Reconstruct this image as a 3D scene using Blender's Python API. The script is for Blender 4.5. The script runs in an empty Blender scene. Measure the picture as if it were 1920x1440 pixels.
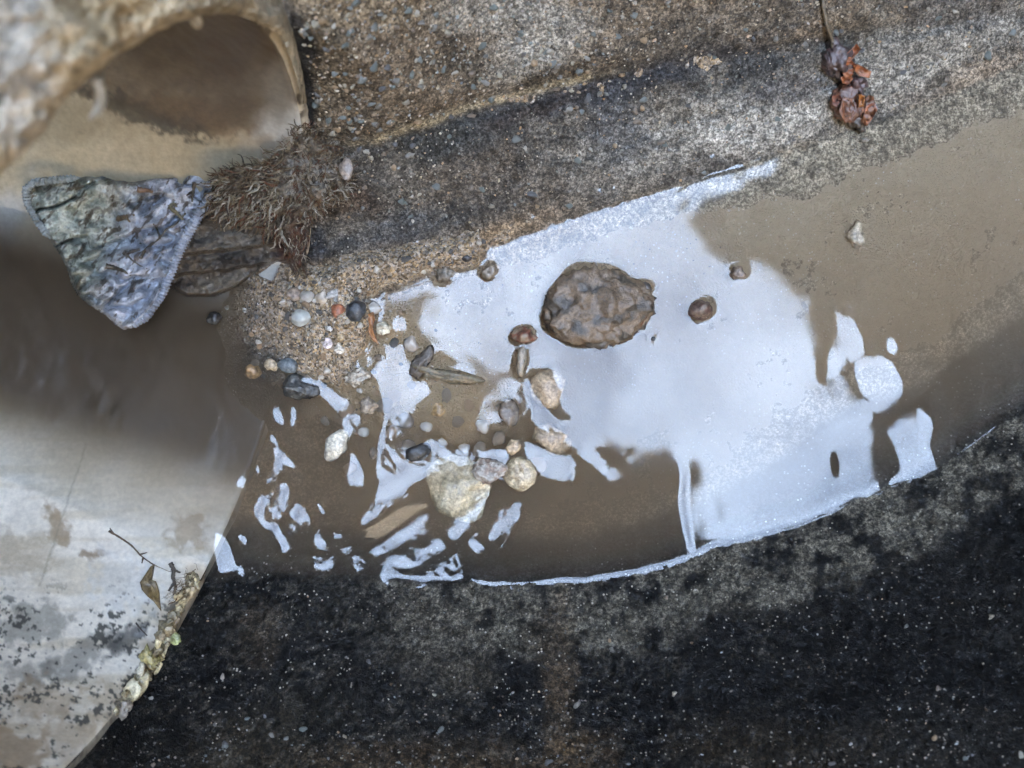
import bpy, bmesh, math, random
import numpy as np
from mathutils import Vector
R_=math.radians
sc=bpy.context.scene; col=sc.collection
rng=np.random.default_rng(7); random.seed(7)
# ---------------------------------------------------------------- camera, sky, sun, exposure
H=.24            # camera height above the water, metres
S=.125e-3        # metres per photo pixel on the water
HS=1.2           # underside of the added sky mask above the water
cd=bpy.data.cameras.new('camera'); cam=bpy.data.objects.new('camera',cd); col.objects.link(cam)
cam.location=(0,0,H); cam.rotation_euler=(0,0,0); cd.sensor_width=36; cd.lens=36*H/(1920*S); cd.clip_start=.005; cd.clip_end=100
cd.dof.use_dof=True; cd.dof.focus_distance=H-.002; cd.dof.aperture_fstop=17
sc.camera=cam
w=bpy.data.worlds.new('World'); sc.world=w; w.use_nodes=True
nt=w.node_tree; nt.nodes.clear(); N=nt.nodes.new; L=nt.links.new
sky=N('ShaderNodeTexSky'); sky.sky_type='NISHITA'; sky.sun_disc=False; sky.sun_elevation=R_(42); sky.sun_rotation=R_(0)
tc=N('ShaderNodeTexCoord'); cn=N('ShaderNodeTexNoise'); cn.inputs['Scale'].default_value=6; cn.inputs['Detail'].default_value=5; cn.inputs['Roughness'].default_value=.55
L(tc.outputs['Generated'],cn.inputs['Vector'])
cr=N('ShaderNodeMapRange'); cr.inputs[1].default_value=.36; cr.inputs[2].default_value=.62; cr.inputs[3].default_value=.15; cr.inputs[4].default_value=.96
L(cn.outputs['Fac'],cr.inputs[0])
mx=N('ShaderNodeMix'); mx.data_type='RGBA'; L(cr.outputs[0],mx.inputs['Factor']); L(sky.outputs[0],mx.inputs['A']); mx.inputs['B'].default_value=(5.1,6.5,8.9,1)
bg=N('ShaderNodeBackground'); bg.inputs['Strength'].default_value=.1; L(mx.outputs['Result'],bg.inputs['Color'])
wo=N('ShaderNodeOutputWorld'); L(bg.outputs[0],wo.inputs['Surface'])
sl=bpy.data.lights.new('sun','SUN'); sl.energy=2.6; sl.angle=R_(.6); sl.color=(1,.95,.88)
sun=bpy.data.objects.new('sun',sl); col.objects.link(sun); sun.rotation_euler=(R_(-48),0,R_(6))
vs=sc.view_settings; vs.view_transform='Standard'; vs.look='None'; vs.gamma=1; vs.use_curve_mapping=False; vs.exposure=5.7
sc.cycles.max_bounces=8; sc.cycles.transparent_max_bounces=12; sc.cycles.volume_bounces=1; sc.cycles.use_denoising=True
sc.cycles.caustics_reflective=False; sc.cycles.caustics_refractive=False; sc.cycles.sample_clamp_indirect=20
# ---------------------------------------------------------------- helpers
def P(px,py,z=0.):
    k=1-z/H; return np.array([(px-960)*S*k,(720-py)*S*k,z])
def proj(x,y,z):
    k=H/(H-np.minimum(z,H*.8)); return 960+x/S*k,720-y/S*k
T2=rng.random((6,256,256)); T3=rng.random((32,32,32))
def vn(x,y,s=0):
    T=T2[s%6]; xi=np.floor(x).astype(int); yi=np.floor(y).astype(int); u=x-xi; v=y-yi; u=u*u*(3-2*u); v=v*v*(3-2*v)
    a=T[xi&255,yi&255]; b=T[(xi+1)&255,yi&255]; c=T[xi&255,(yi+1)&255]; d=T[(xi+1)&255,(yi+1)&255]
    return (a*(1-u)+b*u)*(1-v)+(c*(1-u)+d*u)*v
def fbm(x,y,o=4,s=0):
    r=0;a=.5;t=0
    for i in range(o): r=r+a*vn(x*2**i+17.3*i,y*2**i+9.1*i,s+i); t+=a; a*=.55
    return r/t
def vn3(p):
    p=np.asarray(p); i=np.floor(p).astype(int); f=p-i; f=f*f*(3-2*f); r=0
    for dx in (0,1):
        for dy in (0,1):
            for dz in (0,1):
                wgt=np.where(dx,f[:,0],1-f[:,0])*np.where(dy,f[:,1],1-f[:,1])*np.where(dz,f[:,2],1-f[:,2])
                r=r+wgt*T3[(i[:,0]+dx)&31,(i[:,1]+dy)&31,(i[:,2]+dz)&31]
    return r
def sm(a,b,x): t=np.clip((x-a)/(b-a),0,1); return t*t*(3-2*t)
def mix(a,b,t): return np.asarray(a)*(1-t[...,None])+np.asarray(b)*t[...,None]
def mesh_of(name,v,faces,colr=None,smooth=True,mat=None):
    me=bpy.data.meshes.new(name); v=np.asarray(v,float).reshape(-1,3); faces=np.asarray(faces,np.int32); n=len(faces); k=faces.shape[1]
    me.vertices.add(len(v)); me.vertices.foreach_set('co',v.astype(np.float32).ravel())
    me.loops.add(n*k); me.loops.foreach_set('vertex_index',faces.ravel())
    me.polygons.add(n); me.polygons.foreach_set('loop_start',np.arange(0,n*k,k,dtype=np.int32))
    me.polygons.foreach_set('use_smooth',np.full(n,smooth))
    me.update(calc_edges=True); me.validate()
    if colr is not None:
        c=np.ones((len(v),4),np.float32)
        if np.ndim(colr)>1: q_=np.asarray(colr).reshape(len(v),-1); c[:,:q_.shape[1]]=q_
        else: c[:,:3]=colr
        at=me.attributes.new('Col','FLOAT_COLOR','POINT'); at.data.foreach_set('color',c.ravel())
    if mat: me.materials.append(mat)
    return me
def link(name,me,parent=None,label=None,cat=None,group=None,kind=None):
    o=bpy.data.objects.new(name,me); col.objects.link(o)
    if parent: o.parent=parent
    for k,v in (('label',label),('category',cat),('group',group),('kind',kind)):
        if v: o[k]=v
    return o
def thing(name,label,cat,loc,group=None):
    o=link(name,None,None,label,cat,group); o.location=Vector(loc); o.empty_display_size=.004; return o
def grid_faces(r,c,flip=False):
    i=np.arange(r*c).reshape(r,c); q=np.stack([i[:-1,:-1],i[:-1,1:],i[1:,1:],i[1:,:-1]],-1).reshape(-1,4)
    return q[:,::-1] if flip else q
def sub(me_v,o): return np.asarray(me_v)-np.array(o.location)
def inside(poly,X,Y):
    r=np.zeros(np.shape(X),bool); n=len(poly)
    for i in range(n):
        xa,ya=poly[i];xb,yb=poly[(i+1)%n]
        if ya==yb: continue
        r^=((ya>Y)!=(yb>Y))&(X<(xb-xa)*(Y-ya)/(yb-ya)+xa)
    return r
def dist(poly,X,Y,closed=True):
    d=np.full(np.shape(X),1e9); n=len(poly)
    for i in range(n if closed else n-1):
        (xa,ya),(xb,yb)=poly[i],poly[(i+1)%n]; vx,vy=xb-xa,yb-ya; t=np.clip(((X-xa)*vx+(Y-ya)*vy)/(vx*vx+vy*vy+1e-9),0,1)
        d=np.minimum(d,np.hypot(X-xa-t*vx,Y-ya-t*vy))
    return d
def blob(X,Y,cx,cy,rx,ry,a=0,soft=.5,rag=0.,sc_=40,seed=0):
    a=R_(a); dx=X-cx; dy=Y-cy; u=(dx*math.cos(a)+dy*math.sin(a))/rx; v=(-dx*math.sin(a)+dy*math.cos(a))/ry
    r=np.hypot(u,v)
    if rag: r=r+rag*(fbm(X/sc_,Y/sc_,4,seed)-.5)*2
    return 1-sm(1-soft,1+soft,r)
# ---------------------------------------------------------------- materials
def material(name,color=None,rough=.5,noise=0,nscale=900,bump=(),coat=0.,coatr=.1,voro=None,spec=.5,trans=0,mottle=None,flecks=None,sss=0,wet=None,mottle2=None):
    m=bpy.data.materials.new(name); m.use_nodes=True; t=m.node_tree; n=t.nodes.new; l=t.links.new; b=t.nodes['Principled BSDF']
    tcn=n('ShaderNodeTexCoord').outputs['Object']
    if color is None:
        a=n('ShaderNodeAttribute'); a.attribute_name='Col'; c=a.outputs['Color']
    else:
        a=n('ShaderNodeRGB'); a.outputs[0].default_value=(*color,1); c=a.outputs[0]
    def mul(c,fac):
        v=n('ShaderNodeMix'); v.data_type='RGBA'; v.blend_type='MULTIPLY'; v.inputs['Factor'].default_value=1; l(c,v.inputs['A']); l(fac,v.inputs['B']); return v.outputs['Result']
    def noise_(s,d=3,r=.6):
        x=n('ShaderNodeTexNoise'); x.inputs['Scale'].default_value=s; x.inputs['Detail'].default_value=d; x.inputs['Roughness'].default_value=r; l(tcn,x.inputs['Vector']); return x.outputs['Fac']
    def rngm(f,a,b_,c_,d_):
        x=n('ShaderNodeMapRange'); l(f,x.inputs[0])
        for i,v in enumerate((a,b_,c_,d_)): x.inputs[i+1].default_value=v
        return x.outputs[0]
    if noise: c=mul(c,rngm(noise_(nscale),.3,.7,1-noise,1+noise))
    if mottle:      # (scale, low multiplier, high multiplier)
        c=mul(c,rngm(noise_(mottle[0],2,.5),.42,.58,mottle[1],mottle[2]))
    if mottle2: c=mul(c,rngm(noise_(mottle2[0],4,.7),.35,.65,mottle2[1],mottle2[2]))
    hs=[]
    if voro:        # sand-like grains (scale, spread)
        v=n('ShaderNodeTexVoronoi'); v.inputs['Scale'].default_value=voro[0]; l(tcn,v.inputs['Vector'])
        sp=n('ShaderNodeSeparateColor'); l(v.outputs['Color'],sp.inputs[0])
        c=mul(c,rngm(sp.outputs[0],0,1,1-voro[1],1+voro[1]))
        c0=a.outputs['Color']; al=a.outputs['Alpha']
        hv=n('ShaderNodeHueSaturation'); l(rngm(sp.outputs[1],0,1,.5,1.15),hv.inputs['Saturation']); l(c,hv.inputs['Color']); c=hv.outputs[0]
        mv=n('ShaderNodeMix'); mv.data_type='RGBA'; l(al,mv.inputs['Factor']); l(c0,mv.inputs['A']); l(c,mv.inputs['B']); c=mv.outputs['Result']
        hs.append((rngm(v.outputs['Distance'],0,.7,1,0),voro[2]))
    if flecks:      # pale specks, mineral grit and painted wet glints (scale, amount, colour)
        v=n('ShaderNodeTexVoronoi'); v.inputs['Scale'].default_value=flecks[0]; l(tcn,v.inputs['Vector'])
        sp=n('ShaderNodeSeparateColor'); l(v.outputs['Color'],sp.inputs[0])
        fm=n('ShaderNodeMath'); fm.operation='MULTIPLY'; l(rngm(noise_(55,3,.6),.42,.62,0,1),fm.inputs[0]); l(rngm(sp.outputs[0],1-flecks[1]*2,1-flecks[1]*2+.01,0,1),fm.inputs[1]); f1=fm.outputs[0]; f2=rngm(v.outputs['Distance'],.3,.4,1,0)
        mm=n('ShaderNodeMath'); mm.operation='MULTIPLY'; l(f1,mm.inputs[0]); l(f2,mm.inputs[1])
        v2=n('ShaderNodeMix'); v2.data_type='RGBA'; l(mm.outputs[0],v2.inputs['Factor']); l(c,v2.inputs['A']); v2.inputs['B'].default_value=(*flecks[2],1); c=v2.outputs['Result']
    l(c,b.inputs['Base Color']); b.inputs['Roughness'].default_value=rough; b.inputs['Specular IOR Level'].default_value=spec
    prev=None
    for s,st in bump: hs.append((noise_(s,4,.6),st))
    for h_,st in hs:
        bp=n('ShaderNodeBump'); bp.inputs['Strength'].default_value=1; bp.inputs['Distance'].default_value=st; l(h_,bp.inputs['Height'])
        if prev: l(prev,bp.inputs['Normal'])
        prev=bp.outputs['Normal']
    if prev: l(prev,b.inputs['Normal'])
    if wet:
        l(rngm(noise_(wet[0],2,.5),wet[1],wet[1]+.05,wet[2],coat),b.inputs['Coat Weight'])
    else: b.inputs['Coat Weight'].default_value=coat
    b.inputs['Coat Roughness'].default_value=coatr
    if prev and coat: l(prev,b.inputs['Coat Normal'])
    b.inputs['Transmission Weight'].default_value=trans
    if sss: b.inputs['Subsurface Weight'].default_value=sss; b.inputs['Subsurface Radius'].default_value=(1,.8,.6); b.inputs['Subsurface Scale'].default_value=.002
    return m
M_conc=material('wet_concrete',rough=.6,spec=.15,noise=.7,nscale=2800,bump=((1000,.0006),(3000,.0002)),coat=1.,coatr=.05,wet=(1700,.565,.0),mottle=(1350,.5,1.3),mottle2=(330,.5,1.55),flecks=(1500,.04,(.36,.33,.27)))
M_grain=material('aggregate',rough=.35,noise=.25,nscale=2500,bump=((3000,.0001),),coat=.6,coatr=.1)
M_sand=material('sand',rough=.55,voro=(1900,.75,.0004),bump=((4000,.00008),),coat=.6,coatr=.1,spec=.3,wet=(1500,.56,.05),flecks=(1700,.05,(.5,.45,.38)))
M_pvc=material('stained_pvc',rough=.38,noise=.12,nscale=900,bump=((2500,.00003),(300,.00008)),coat=.2,coatr=.25)
M_mortar=material('wet_mortar',rough=.55,spec=.2,noise=.4,nscale=420,bump=((420,.0016),(1400,.0004)),coat=1,coatr=.08,wet=(450,.57,.05),flecks=(420,.08,(.5,.45,.36)))
M_mud=material('dark_wet_mortar',rough=.5,spec=.25,wet=(1400,.52,.05),noise=.5,nscale=900,bump=((900,.0006),(3000,.00015)),coat=1,coatr=.1,flecks=(1500,.03,(.3,.27,.22)))
M_flap=material('grey_rubbery_flap',rough=.5,noise=.2,nscale=1500,bump=((350,.0012),(1500,.0003)),coat=.9,coatr=.08,spec=.3,wet=(600,.55,.1),mottle2=(200,.7,1.25))
M_root=material('rootlets',rough=.6,spec=.3,noise=.5,nscale=1500,coat=.3,coatr=.15)
M_stone=material('pebble_stone',rough=.5,noise=.5,nscale=1300,bump=((1500,.0002),(4000,.00006)),coat=.7,coatr=.08,mottle2=(500,.65,1.25),flecks=(2600,.04,(.4,.36,.3)))
M_rough=material('pitted_stone',rough=.45,noise=.5,nscale=1400,bump=((1300,.0004),(3000,.00012)),coat=1,coatr=.04)
M_quartz=material('clear_quartz',rough=.45,noise=.12,nscale=700,bump=((1200,.00006),),coat=.25,coatr=.05,sss=.3)
M_leaf=material('wet_leaf',rough=.35,noise=.5,nscale=900,bump=((1500,.0003),),coat=.9,coatr=.08)
M_wall=material('pit_concrete',color=(.29,.25,.20),rough=.85,noise=.3,nscale=30,bump=((60,.004),))
# ---------------------------------------------------------------- the pit walls, and an added unseen slab whose hole shapes the sky reflection
OPEN=[(690,470),(760,380),(1000,300),(1262,230),(1462,262),(1458,308),(1348,352),(1298,382),(1292,398),(1305,425),(1365,490),(1450,512),(1500,560),(1530,620),(1552,690),(1600,720),(1640,800),(1652,1110),(1330,1110),(1298,1010),(1286,930),(1294,890),(1272,850),(1258,828),(1240,824),(1228,838),(1160,855),(1100,840),(1072,858),(1030,810),(1000,760),(950,790),(905,800),(885,812),(905,765),(912,715),(868,686),(795,640),(778,600),(820,560),(800,545),(745,570),(700,530)]

def box(name,x0,x1,y0,y1,z0,z1,mat,**kw):
    v=[(x,y,z) for z in (z0,z1) for y in (y0,y1) for x in (x0,x1)]
    f=[(0,2,3,1),(4,5,7,6),(0,1,5,4),(2,6,7,3),(0,4,6,2),(1,3,7,5)]
    return link(name,mesh_of(name,v,f,smooth=False,mat=mat),**kw)
G=.62
box('pit_wall',-G-.12,-G,-G-.12,G+.12,-.2,HS-.003,M_wall,kind='structure')
box('pit_wall',G,G+.12,-G-.12,G+.12,-.2,HS-.003,M_wall,kind='structure')
box('pit_wall',-G+.001,G-.001,G,G+.12,-.2,HS-.003,M_wall,kind='structure')
box('pit_wall',-G+.001,G-.001,-G-.12,-G,-.2,HS-.003,M_wall,kind='structure')
bm=bmesh.new(); K=1+HS/H
def loop_edges(pts):
    vs_=[bm.verts.new((x,y,HS)) for x,y in pts]; return [bm.edges.new((vs_[i],vs_[(i+1)%len(vs_)])) for i in range(len(vs_))]
e=loop_edges([(-1.6,-1.6),(1.6,-1.6),(1.6,1.6),(-1.6,1.6)])+loop_edges([((px-960)*S*K,(720-py)*S*K) for px,py in OPEN])
bmesh.ops.triangle_fill(bm,edges=e,use_beauty=True)
ext=bmesh.ops.extrude_face_region(bm,geom=bm.faces[:]); bmesh.ops.translate(bm,verts=[g for g in ext['geom'] if isinstance(g,bmesh.types.BMVert)],vec=(0,0,.03))
bmesh.ops.recalc_face_normals(bm,faces=bm.faces[:])
me=bpy.data.meshes.new('added_sky_mask'); bm.to_mesh(me); bm.free(); me.materials.append(M_wall); link('added_sky_mask',me,kind='structure')
# ---------------------------------------------------------------- pipe frame
PC=np.array([-.0655,-.0059,.0615]); RP=.0716; YAW,PIT=-.305,.0875; WALL=.0032
pa=np.array([math.cos(YAW)*math.cos(PIT),math.sin(YAW)*math.cos(PIT),math.sin(PIT)]); pu=np.array([-math.sin(YAW),math.cos(YAW),0]); pv=np.cross(pa,pu)
pe=np.array([math.cos(YAW)*math.cos(-.05),math.sin(YAW)*math.cos(-.05),math.sin(-.05)]); PM=np.linalg.inv(np.stack([pe,pu,pv],1))   # the barrel climbs upstream, its mouth is cut a little askew
def Pplane(px,py,ax=0.):            # the point on the cross plane of the pipe, ax metres in front of its mouth
    c=np.array([0,0,H]); d=P(px,py,0)-c; t=np.dot(PC+ax*pa-c,pa)/np.dot(d,pa); return c+t*d
def Ppipe(px,py,r=RP):              # the point on the inner skin of the pipe
    c=np.array([0,0,H]); d=P(px,py,0)-c; o=c-PC; A=(PM@d)[1:]; B=(PM@o)[1:]
    a=A@A; b=2*A@B; q=B@B-r*r; D=max(b*b-4*a*q,0); t=(-b+math.sqrt(D))/(2*a); return c+t*d
# ---------------------------------------------------------------- the concrete channel
UX=[-4000,330,575,700,800,880,1020,1150,1300,1450,1600,1750,1920,6000]; UY=[560,560,530,508,492,474,428,385,340,288,243,188,120,-1500]
LX=[-4000,380,700,800,1000,1100,1200,1340,1500,1640,1750,1800,1920,6000]; LY=[1068,1068,1086,1095,1090,1092,1072,1025,985,920,885,850,765,-800]
CRX=[-4000,580,620,700,800,880,950,1050,1200,1500,1920,6000]; CRY=[260,265,272,258,226,196,180,152,120,75,10,-700]
def profile(x,y):
    px=960+x/S; py=720-y/S
    du=(np.interp(px,UX,UY)-py)*S*.955; dl=(py-np.interp(px,LX,LY))*S*.97
    up=(.40+.25*np.exp(-np.maximum(du,0)/.004))*np.minimum(du,.06)+4.5*np.minimum(du,.06)**2+.3*np.maximum(du-.06,0)
    lo=.62*np.minimum(dl,.05)+7*np.minimum(dl,.05)**2+.5*np.maximum(dl-.05,0)
    bed=-np.minimum(np.minimum((.26-.12*sm(1150,1500,px))*np.maximum(-du,0),.85*np.maximum(-dl,0)*(1-.35*sm(1300,1600,px))),.015)
    z=np.where(du>0,up,np.where(dl>0,lo,bed)); return z,du,dl
def terrain(x,y):
    z,du,dl=profile(x,y)
    # half-round next to the pipe mouth
    rx=x-PC[0]; ry=y-PC[1]; ax=rx*math.cos(YAW)+ry*math.sin(YAW); lat=-rx*math.sin(YAW)+ry*math.cos(YAW)
    gap=np.where(lat>0,.0012+.0043*sm(.036,.056,lat),.0022); rr=RP+gap; zc=PC[2]+ax*math.tan(PIT)
    zr=zc-np.sqrt(np.maximum(rr*rr-lat*lat,0)); zr=np.where(np.abs(lat)>rr*.985,zc-.0125+np.minimum(np.abs(lat)-rr*.985,.05)*.8,zr)
    wgt=1-sm(.002,.034,ax); z=z*(1-wgt)+zr*wgt
    # behind the mouth the concrete drops below the pipe
    ro=RP+WALL+.0006; zu=zc-np.sqrt(np.maximum(ro*ro-lat*lat,0)); zu=np.where(np.abs(lat)>=ro,zc-.004+np.minimum(np.abs(lat)-ro,.05)*.5,zu)
    z=np.where(ax<-.0003,np.minimum(z+.0,zu-.0012*(np.abs(lat)<ro)),z)
    px,py=proj(x,y,z)
    cr=np.interp(px,CRX,CRY)-py
    amp=(ax>0)*1.
    z=z+amp*(du>0)*(.0030*sm(-6,26,cr+14*(fbm(px/60,py/60,3,2)-.5))*(1-.75*sm(1000,1300,px))-.0012*np.exp(-((cr+14)/16)**2))
    land=np.where((du>0)|(dl>0),1.,.5)
    n=(fbm(x/.02,y/.02,3,0)-.5)*.0036*land+(fbm(x/.005,y/.005,3,1)-.5)*.0016*land+(fbm(x/.0013,y/.0013,3,3)-.5)*.0010
    n=n-.0007*sm(.60,.68,fbm(x/.0022+3,y/.0022,2,5))*land
    edge=sm(.0,.006,np.maximum(du,dl)); n=n*(.35+.65*edge)
    z=z+n*np.where(ax<0,.15,1)
    return z,du,dl,ax,lat
def axis_grid(a,b,step,far): 
    c=np.arange(a,b+step/2,step); g=[]; s=step*2; v=a-s
    while v>-far: g.append(v); s=min(s*1.35,.03); v-=s
    return np.r_[-far,np.array(g[::-1]),c,[-q for q in g[::-1]][::-1] if abs(a+b)<1e-9 else [],far]
gx=axis_grid(-.128,.128,.00042,G+.01); gy=axis_grid(-.1,.1,.00042,G+.01)
X,Y=np.meshgrid(gx,gy); Z,du,dl,ax,lat=terrain(X,Y)
PX,PY=proj(X,Y,Z)
def paint_concrete(PX,PY,du,dl):
    up=du>-.012*0+0
    n1=fbm(PX/130,PY/130,4,1); n2=fbm(PX/35,PY/35,4,2); n3=fbm(PX/12,PY/12,3,4)
    cr=np.interp(PX,CRX,CRY)-PY+18*(n2-.5)
    dark=np.array([.052,.053,.055]); brown=np.array([.150,.125,.098]); pale=np.array([.27,.265,.25]); tan=np.array([.27,.205,.14]); black=np.array([.014,.016,.020]); grey=np.array([.30,.295,.265])
    # upper wall
    C=mix(dark,(.10,.095,.088),sm(.40,.62,n1))
    up_c=mix(brown,(.085,.075,.062),sm(.42,.62,n1*.6+n2*.4)); tU=sm(-8,10,cr); C=mix(C,0,np.zeros_like(PX))
    C=C*(1-tU[...,None])+up_c*tU[...,None]
    def p(cx,cy,rx,ry,a,c,s,rag=.45,sc_=45,seed=1):
        nonlocal C
        C=mix(C,c,blob(PX,PY,cx,cy,rx,ry,a,.45,rag,sc_,seed)*s)
    p(930,20,130,40,0,pale,.8); p(1020,80,90,45,-20,pale,.75); p(985,120,70,25,-35,pale,.5); p(640,20,180,45,-5,(.20,.165,.12),.8)
    p(600,120,60,90,0,(.09,.08,.06),.5); p(560,60,25,60,-30,black,.9,.3); p(575,170,16,90,-6,black,.95,.25)  # black strips paint in the shade of the gap beside the pipe rim
    p(1180,150,260,28,-17,(.035,.036,.042),.9); p(1330,55,300,35,-14,(.08,.072,.062),.6); p(1000,205,120,14,-20,(.035,.03,.03),.7)
    p(1330,230,230,50,-17,pale,.75,.5,30,2); p(1420,240,110,45,-17,(.34,.34,.33),.8,.5,20,2); p(1600,190,130,45,-20,(.31,.31,.30),.7,.5,20,3)
    p(1760,80,200,70,-20,(.24,.235,.22),.6,.5,30,3); p(1480,170,90,26,-10,(.05,.05,.058),.7,.5,25,3); p(1790,20,90,35,0,(.07,.07,.075),.6); p(1850,150,80,40,-20,(.24,.2,.16),.5)
    p(1180,310,130,55,-17,(.17,.165,.155),.7,.5,25,2); p(900,330,110,50,-15,(.125,.105,.085),.6); p(1000,370,120,35,-17,(.11,.095,.08),.6)
    p(660,330,60,60,0,(.035,.036,.038),.6); p(590,470,20,45,5,(.03,.036,.05),.85,.3); p(760,440,90,40,-10,(.06,.065,.075),.6); p(640,380,70,35,0,(.06,.04,.028),.6); p(820,260,80,40,-15,(.03,.034,.036),.6); p(1160,240,60,60,10,(.055,.065,.085),.5)
    # pale lime line along the course joint
    ln=np.exp(-((np.interp(PX,CRX,CRY)-PY+4+10*(fbm(PX/22,PY/22,3,5)-.5))/7)**2)*np.where(PX<700,.35,np.where(PX>1110,.25*(1-sm(1110,1250,PX)),.85))*sm(600,680,PX)
    C=mix(C,(.36,.32,.235),ln*(du>0))
    ln2=np.exp(-((du+.0-.0016-.001*n2)/.0022)**2)*(1-.9*sm(900,1120,PX)); C=mix(C,tan,np.where(du>0,ln2,0)*.9)
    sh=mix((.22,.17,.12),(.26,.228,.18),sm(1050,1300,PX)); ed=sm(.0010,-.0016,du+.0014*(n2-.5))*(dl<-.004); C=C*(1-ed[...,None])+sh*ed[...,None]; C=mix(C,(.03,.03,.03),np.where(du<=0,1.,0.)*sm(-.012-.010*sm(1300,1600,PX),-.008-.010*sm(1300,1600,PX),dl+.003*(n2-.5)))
    # lower wall
    Lw=mix(black,(.030,.031,.033),sm(.4,.65,n1))
    band=np.interp(PX,[380,680,760,1000,1150,1300,1500,1700,1920],[10,30,95,110,120,130,125,110,90]); d=dl/S
    g=sm(.1,1.,(band*(.55+.9*n1)-d)/40+.5)*np.interp(PX,[380,640,760,1920],[.15,.2,.85,1.]); Lw=mix(Lw,grey,g*sm(.34,.52,n2))
    def q(cx,cy,rx,ry,a,c,s,rag=.6,sc_=35,seed=1):
        nonlocal Lw
        Lw=mix(Lw,c,blob(PX,PY,cx,cy,rx,ry,a,.5,rag,sc_,seed)*s)
    q(1050,1290,30,170,2,(.22,.17,.12),.7); q(1030,1200,50,45,0,(.12,.1,.08),.6); q(1090,1420,60,50,0,(.24,.17,.10),.65); q(490,1200,45,60,10,(.24,.20,.155),.5); q(760,1430,280,40,0,(.17,.125,.08),.7); q(480,1400,120,70,0,(.09,.075,.052),.7)
    q(800,1190,90,80,20,(.22,.21,.19),.55); q(880,1270,60,40,0,(.24,.22,.18),.45); q(1480,1400,220,50,0,(.07,.055,.035),.7); q(560,1330,110,50,0,(.06,.058,.05),.5); q(660,1160,120,60,0,(.045,.046,.046),.5); q(1700,1380,200,70,0,(.055,.055,.055),.5)
    q(1640,1250,230,90,-25,(.006,.007,.010),.7); q(350,1310,150,60,-30,(.006,.006,.008),.7)
    m1=fbm(PX/9,PY/7,3,1); m2=fbm(PX/55,PY/38,4,5); m3=fbm(PX/4.5,PY/4,2,2)
    Lw=mix(Lw,(.13,.127,.117),sm(.52,.60,.6*m1+.4*m3)*sm(.44,.60,m2)*np.interp(PX,[300,700,1200,1920],[.75,.8,.6,.45])*(1-.8*sm(1350,1800,PX+.6*(PY-1150))))
    Lw=mix(Lw,(.004,.005,.007),sm(.53,.60,1-m1)*.6)
    C=np.where((dl>0)[...,None],Lw,C)
    
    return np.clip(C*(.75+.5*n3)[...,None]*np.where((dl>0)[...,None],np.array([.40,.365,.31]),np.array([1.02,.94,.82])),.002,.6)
C=paint_concrete(PX,PY,du,dl)
ch=link('concrete_channel',mesh_of('concrete_channel',np.stack([X,Y,Z],-1),grid_faces(*X.shape),C,mat=M_conc),kind='structure')
def Pt(px,py,lift=0.):              # the point on the concrete under a photo pixel
    z=0.
    for _ in range(14):
        p=P(px,py,z); z=.5*z+.5*(float(terrain(np.array([p[0]]),np.array([p[1]]))[0][0]))
    p=P(px,py,z); p[2]=z+lift; return p
# many grains: exposed aggregate, pale ones on the lower wall stand in for wet glints
ICO=None
def ico(sd):
    b=bmesh.new(); bmesh.ops.create_icosphere(b,subdivisions=sd,radius=1); v=np.array([q.co[:] for q in b.verts]); f=np.array([[q.index for q in x.verts] for x in b.faces]); b.free(); return v,f
I1=ico(1); I2=ico(2); I3=ico(3); I4=ico(4); I5=ico(5)
def grains(pts,size,cols):
    v0,f0=I1; n=len(pts); V=[];F=[];CC=[]
    sc3=size[:,None]*np.stack([rng.uniform(.6,1.5,n),rng.uniform(.6,1.2,n),rng.uniform(.4,.7,n)],-1); an=rng.uniform(0,6.28,n)
    v=v0[None]*(1+.75*(rng.random((n,len(v0),1))-.5))*sc3[:,None]
    c,s=np.cos(an)[:,None],np.sin(an)[:,None]; v=np.stack([v[...,0]*c-v[...,1]*s,v[...,0]*s+v[...,1]*c,v[...,2]],-1)+pts[:,None]
    F=(f0[None]+(np.arange(n)*len(v0))[:,None,None]).reshape(-1,3); return v.reshape(-1,3),F,np.repeat(cols,len(v0),0)
def surf_at(px,py):
    x=(px-960)*S; y=(720-py)*S; z=terrain(x,y)[0]
    for _ in range(8):
        k=1-z/H; x=(px-960)*S*k; y=(720-py)*S*k; z=.4*z+.6*terrain(x,y)[0]
    return np.stack([x,y,z],-1)
n=9000; gpx=rng.uniform(540,1940,n); gpy=rng.uniform(-20,420,n); cr=np.interp(gpx,CRX,CRY)-gpy
keep=(rng.random(n)<np.where(cr>0,np.where(gpx<1000,1.,np.interp(gpx,[1000,1300],[.8,.25])),.28)); gpx,gpy=gpx[keep],gpy[keep]
m=5200; lx=rng.uniform(250,1940,m); ly=rng.uniform(1080,1460,m); k2=rng.random(m)<np.interp(ly,[1080,1250,1330,1440],[.2,.2,.55,.9])*np.interp(fbm(lx/70,ly/50,3,3),[.4,.6],[.15,1.2]); lx,ly=lx[k2],ly[k2]
gp=surf_at(np.r_[gpx,lx],np.r_[gpy,ly]); _,gdu,gdl,gax,_=terrain(gp[:,0],gp[:,1]); ok=(gax>.004)&((gdu>.001)|(gdl>.002)); gp=gp[ok]; gdl=gdl[ok]
n=len(gp); sz=rng.lognormal(math.log(.00021),.48,n).clip(.00008,.0007)
pal=np.array([[.30,.27,.2],[.2,.19,.165],[.13,.14,.13],[.10,.115,.105],[.34,.31,.25],[.26,.18,.10],[.075,.075,.075],[.17,.135,.1]])
gc=pal[rng.integers(0,len(pal),n)]*rng.uniform(.7,1.15,(n,1)); gc=np.where((gdl>0)[:,None],gc*rng.choice([.25,.45,1.],(n,1)),gc*np.array([1.12,1,.85])); sz=np.where(gdl>0,sz*.8,sz)
order=np.argsort(-sz); big=order[:280]; rest=order[280:]
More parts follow.
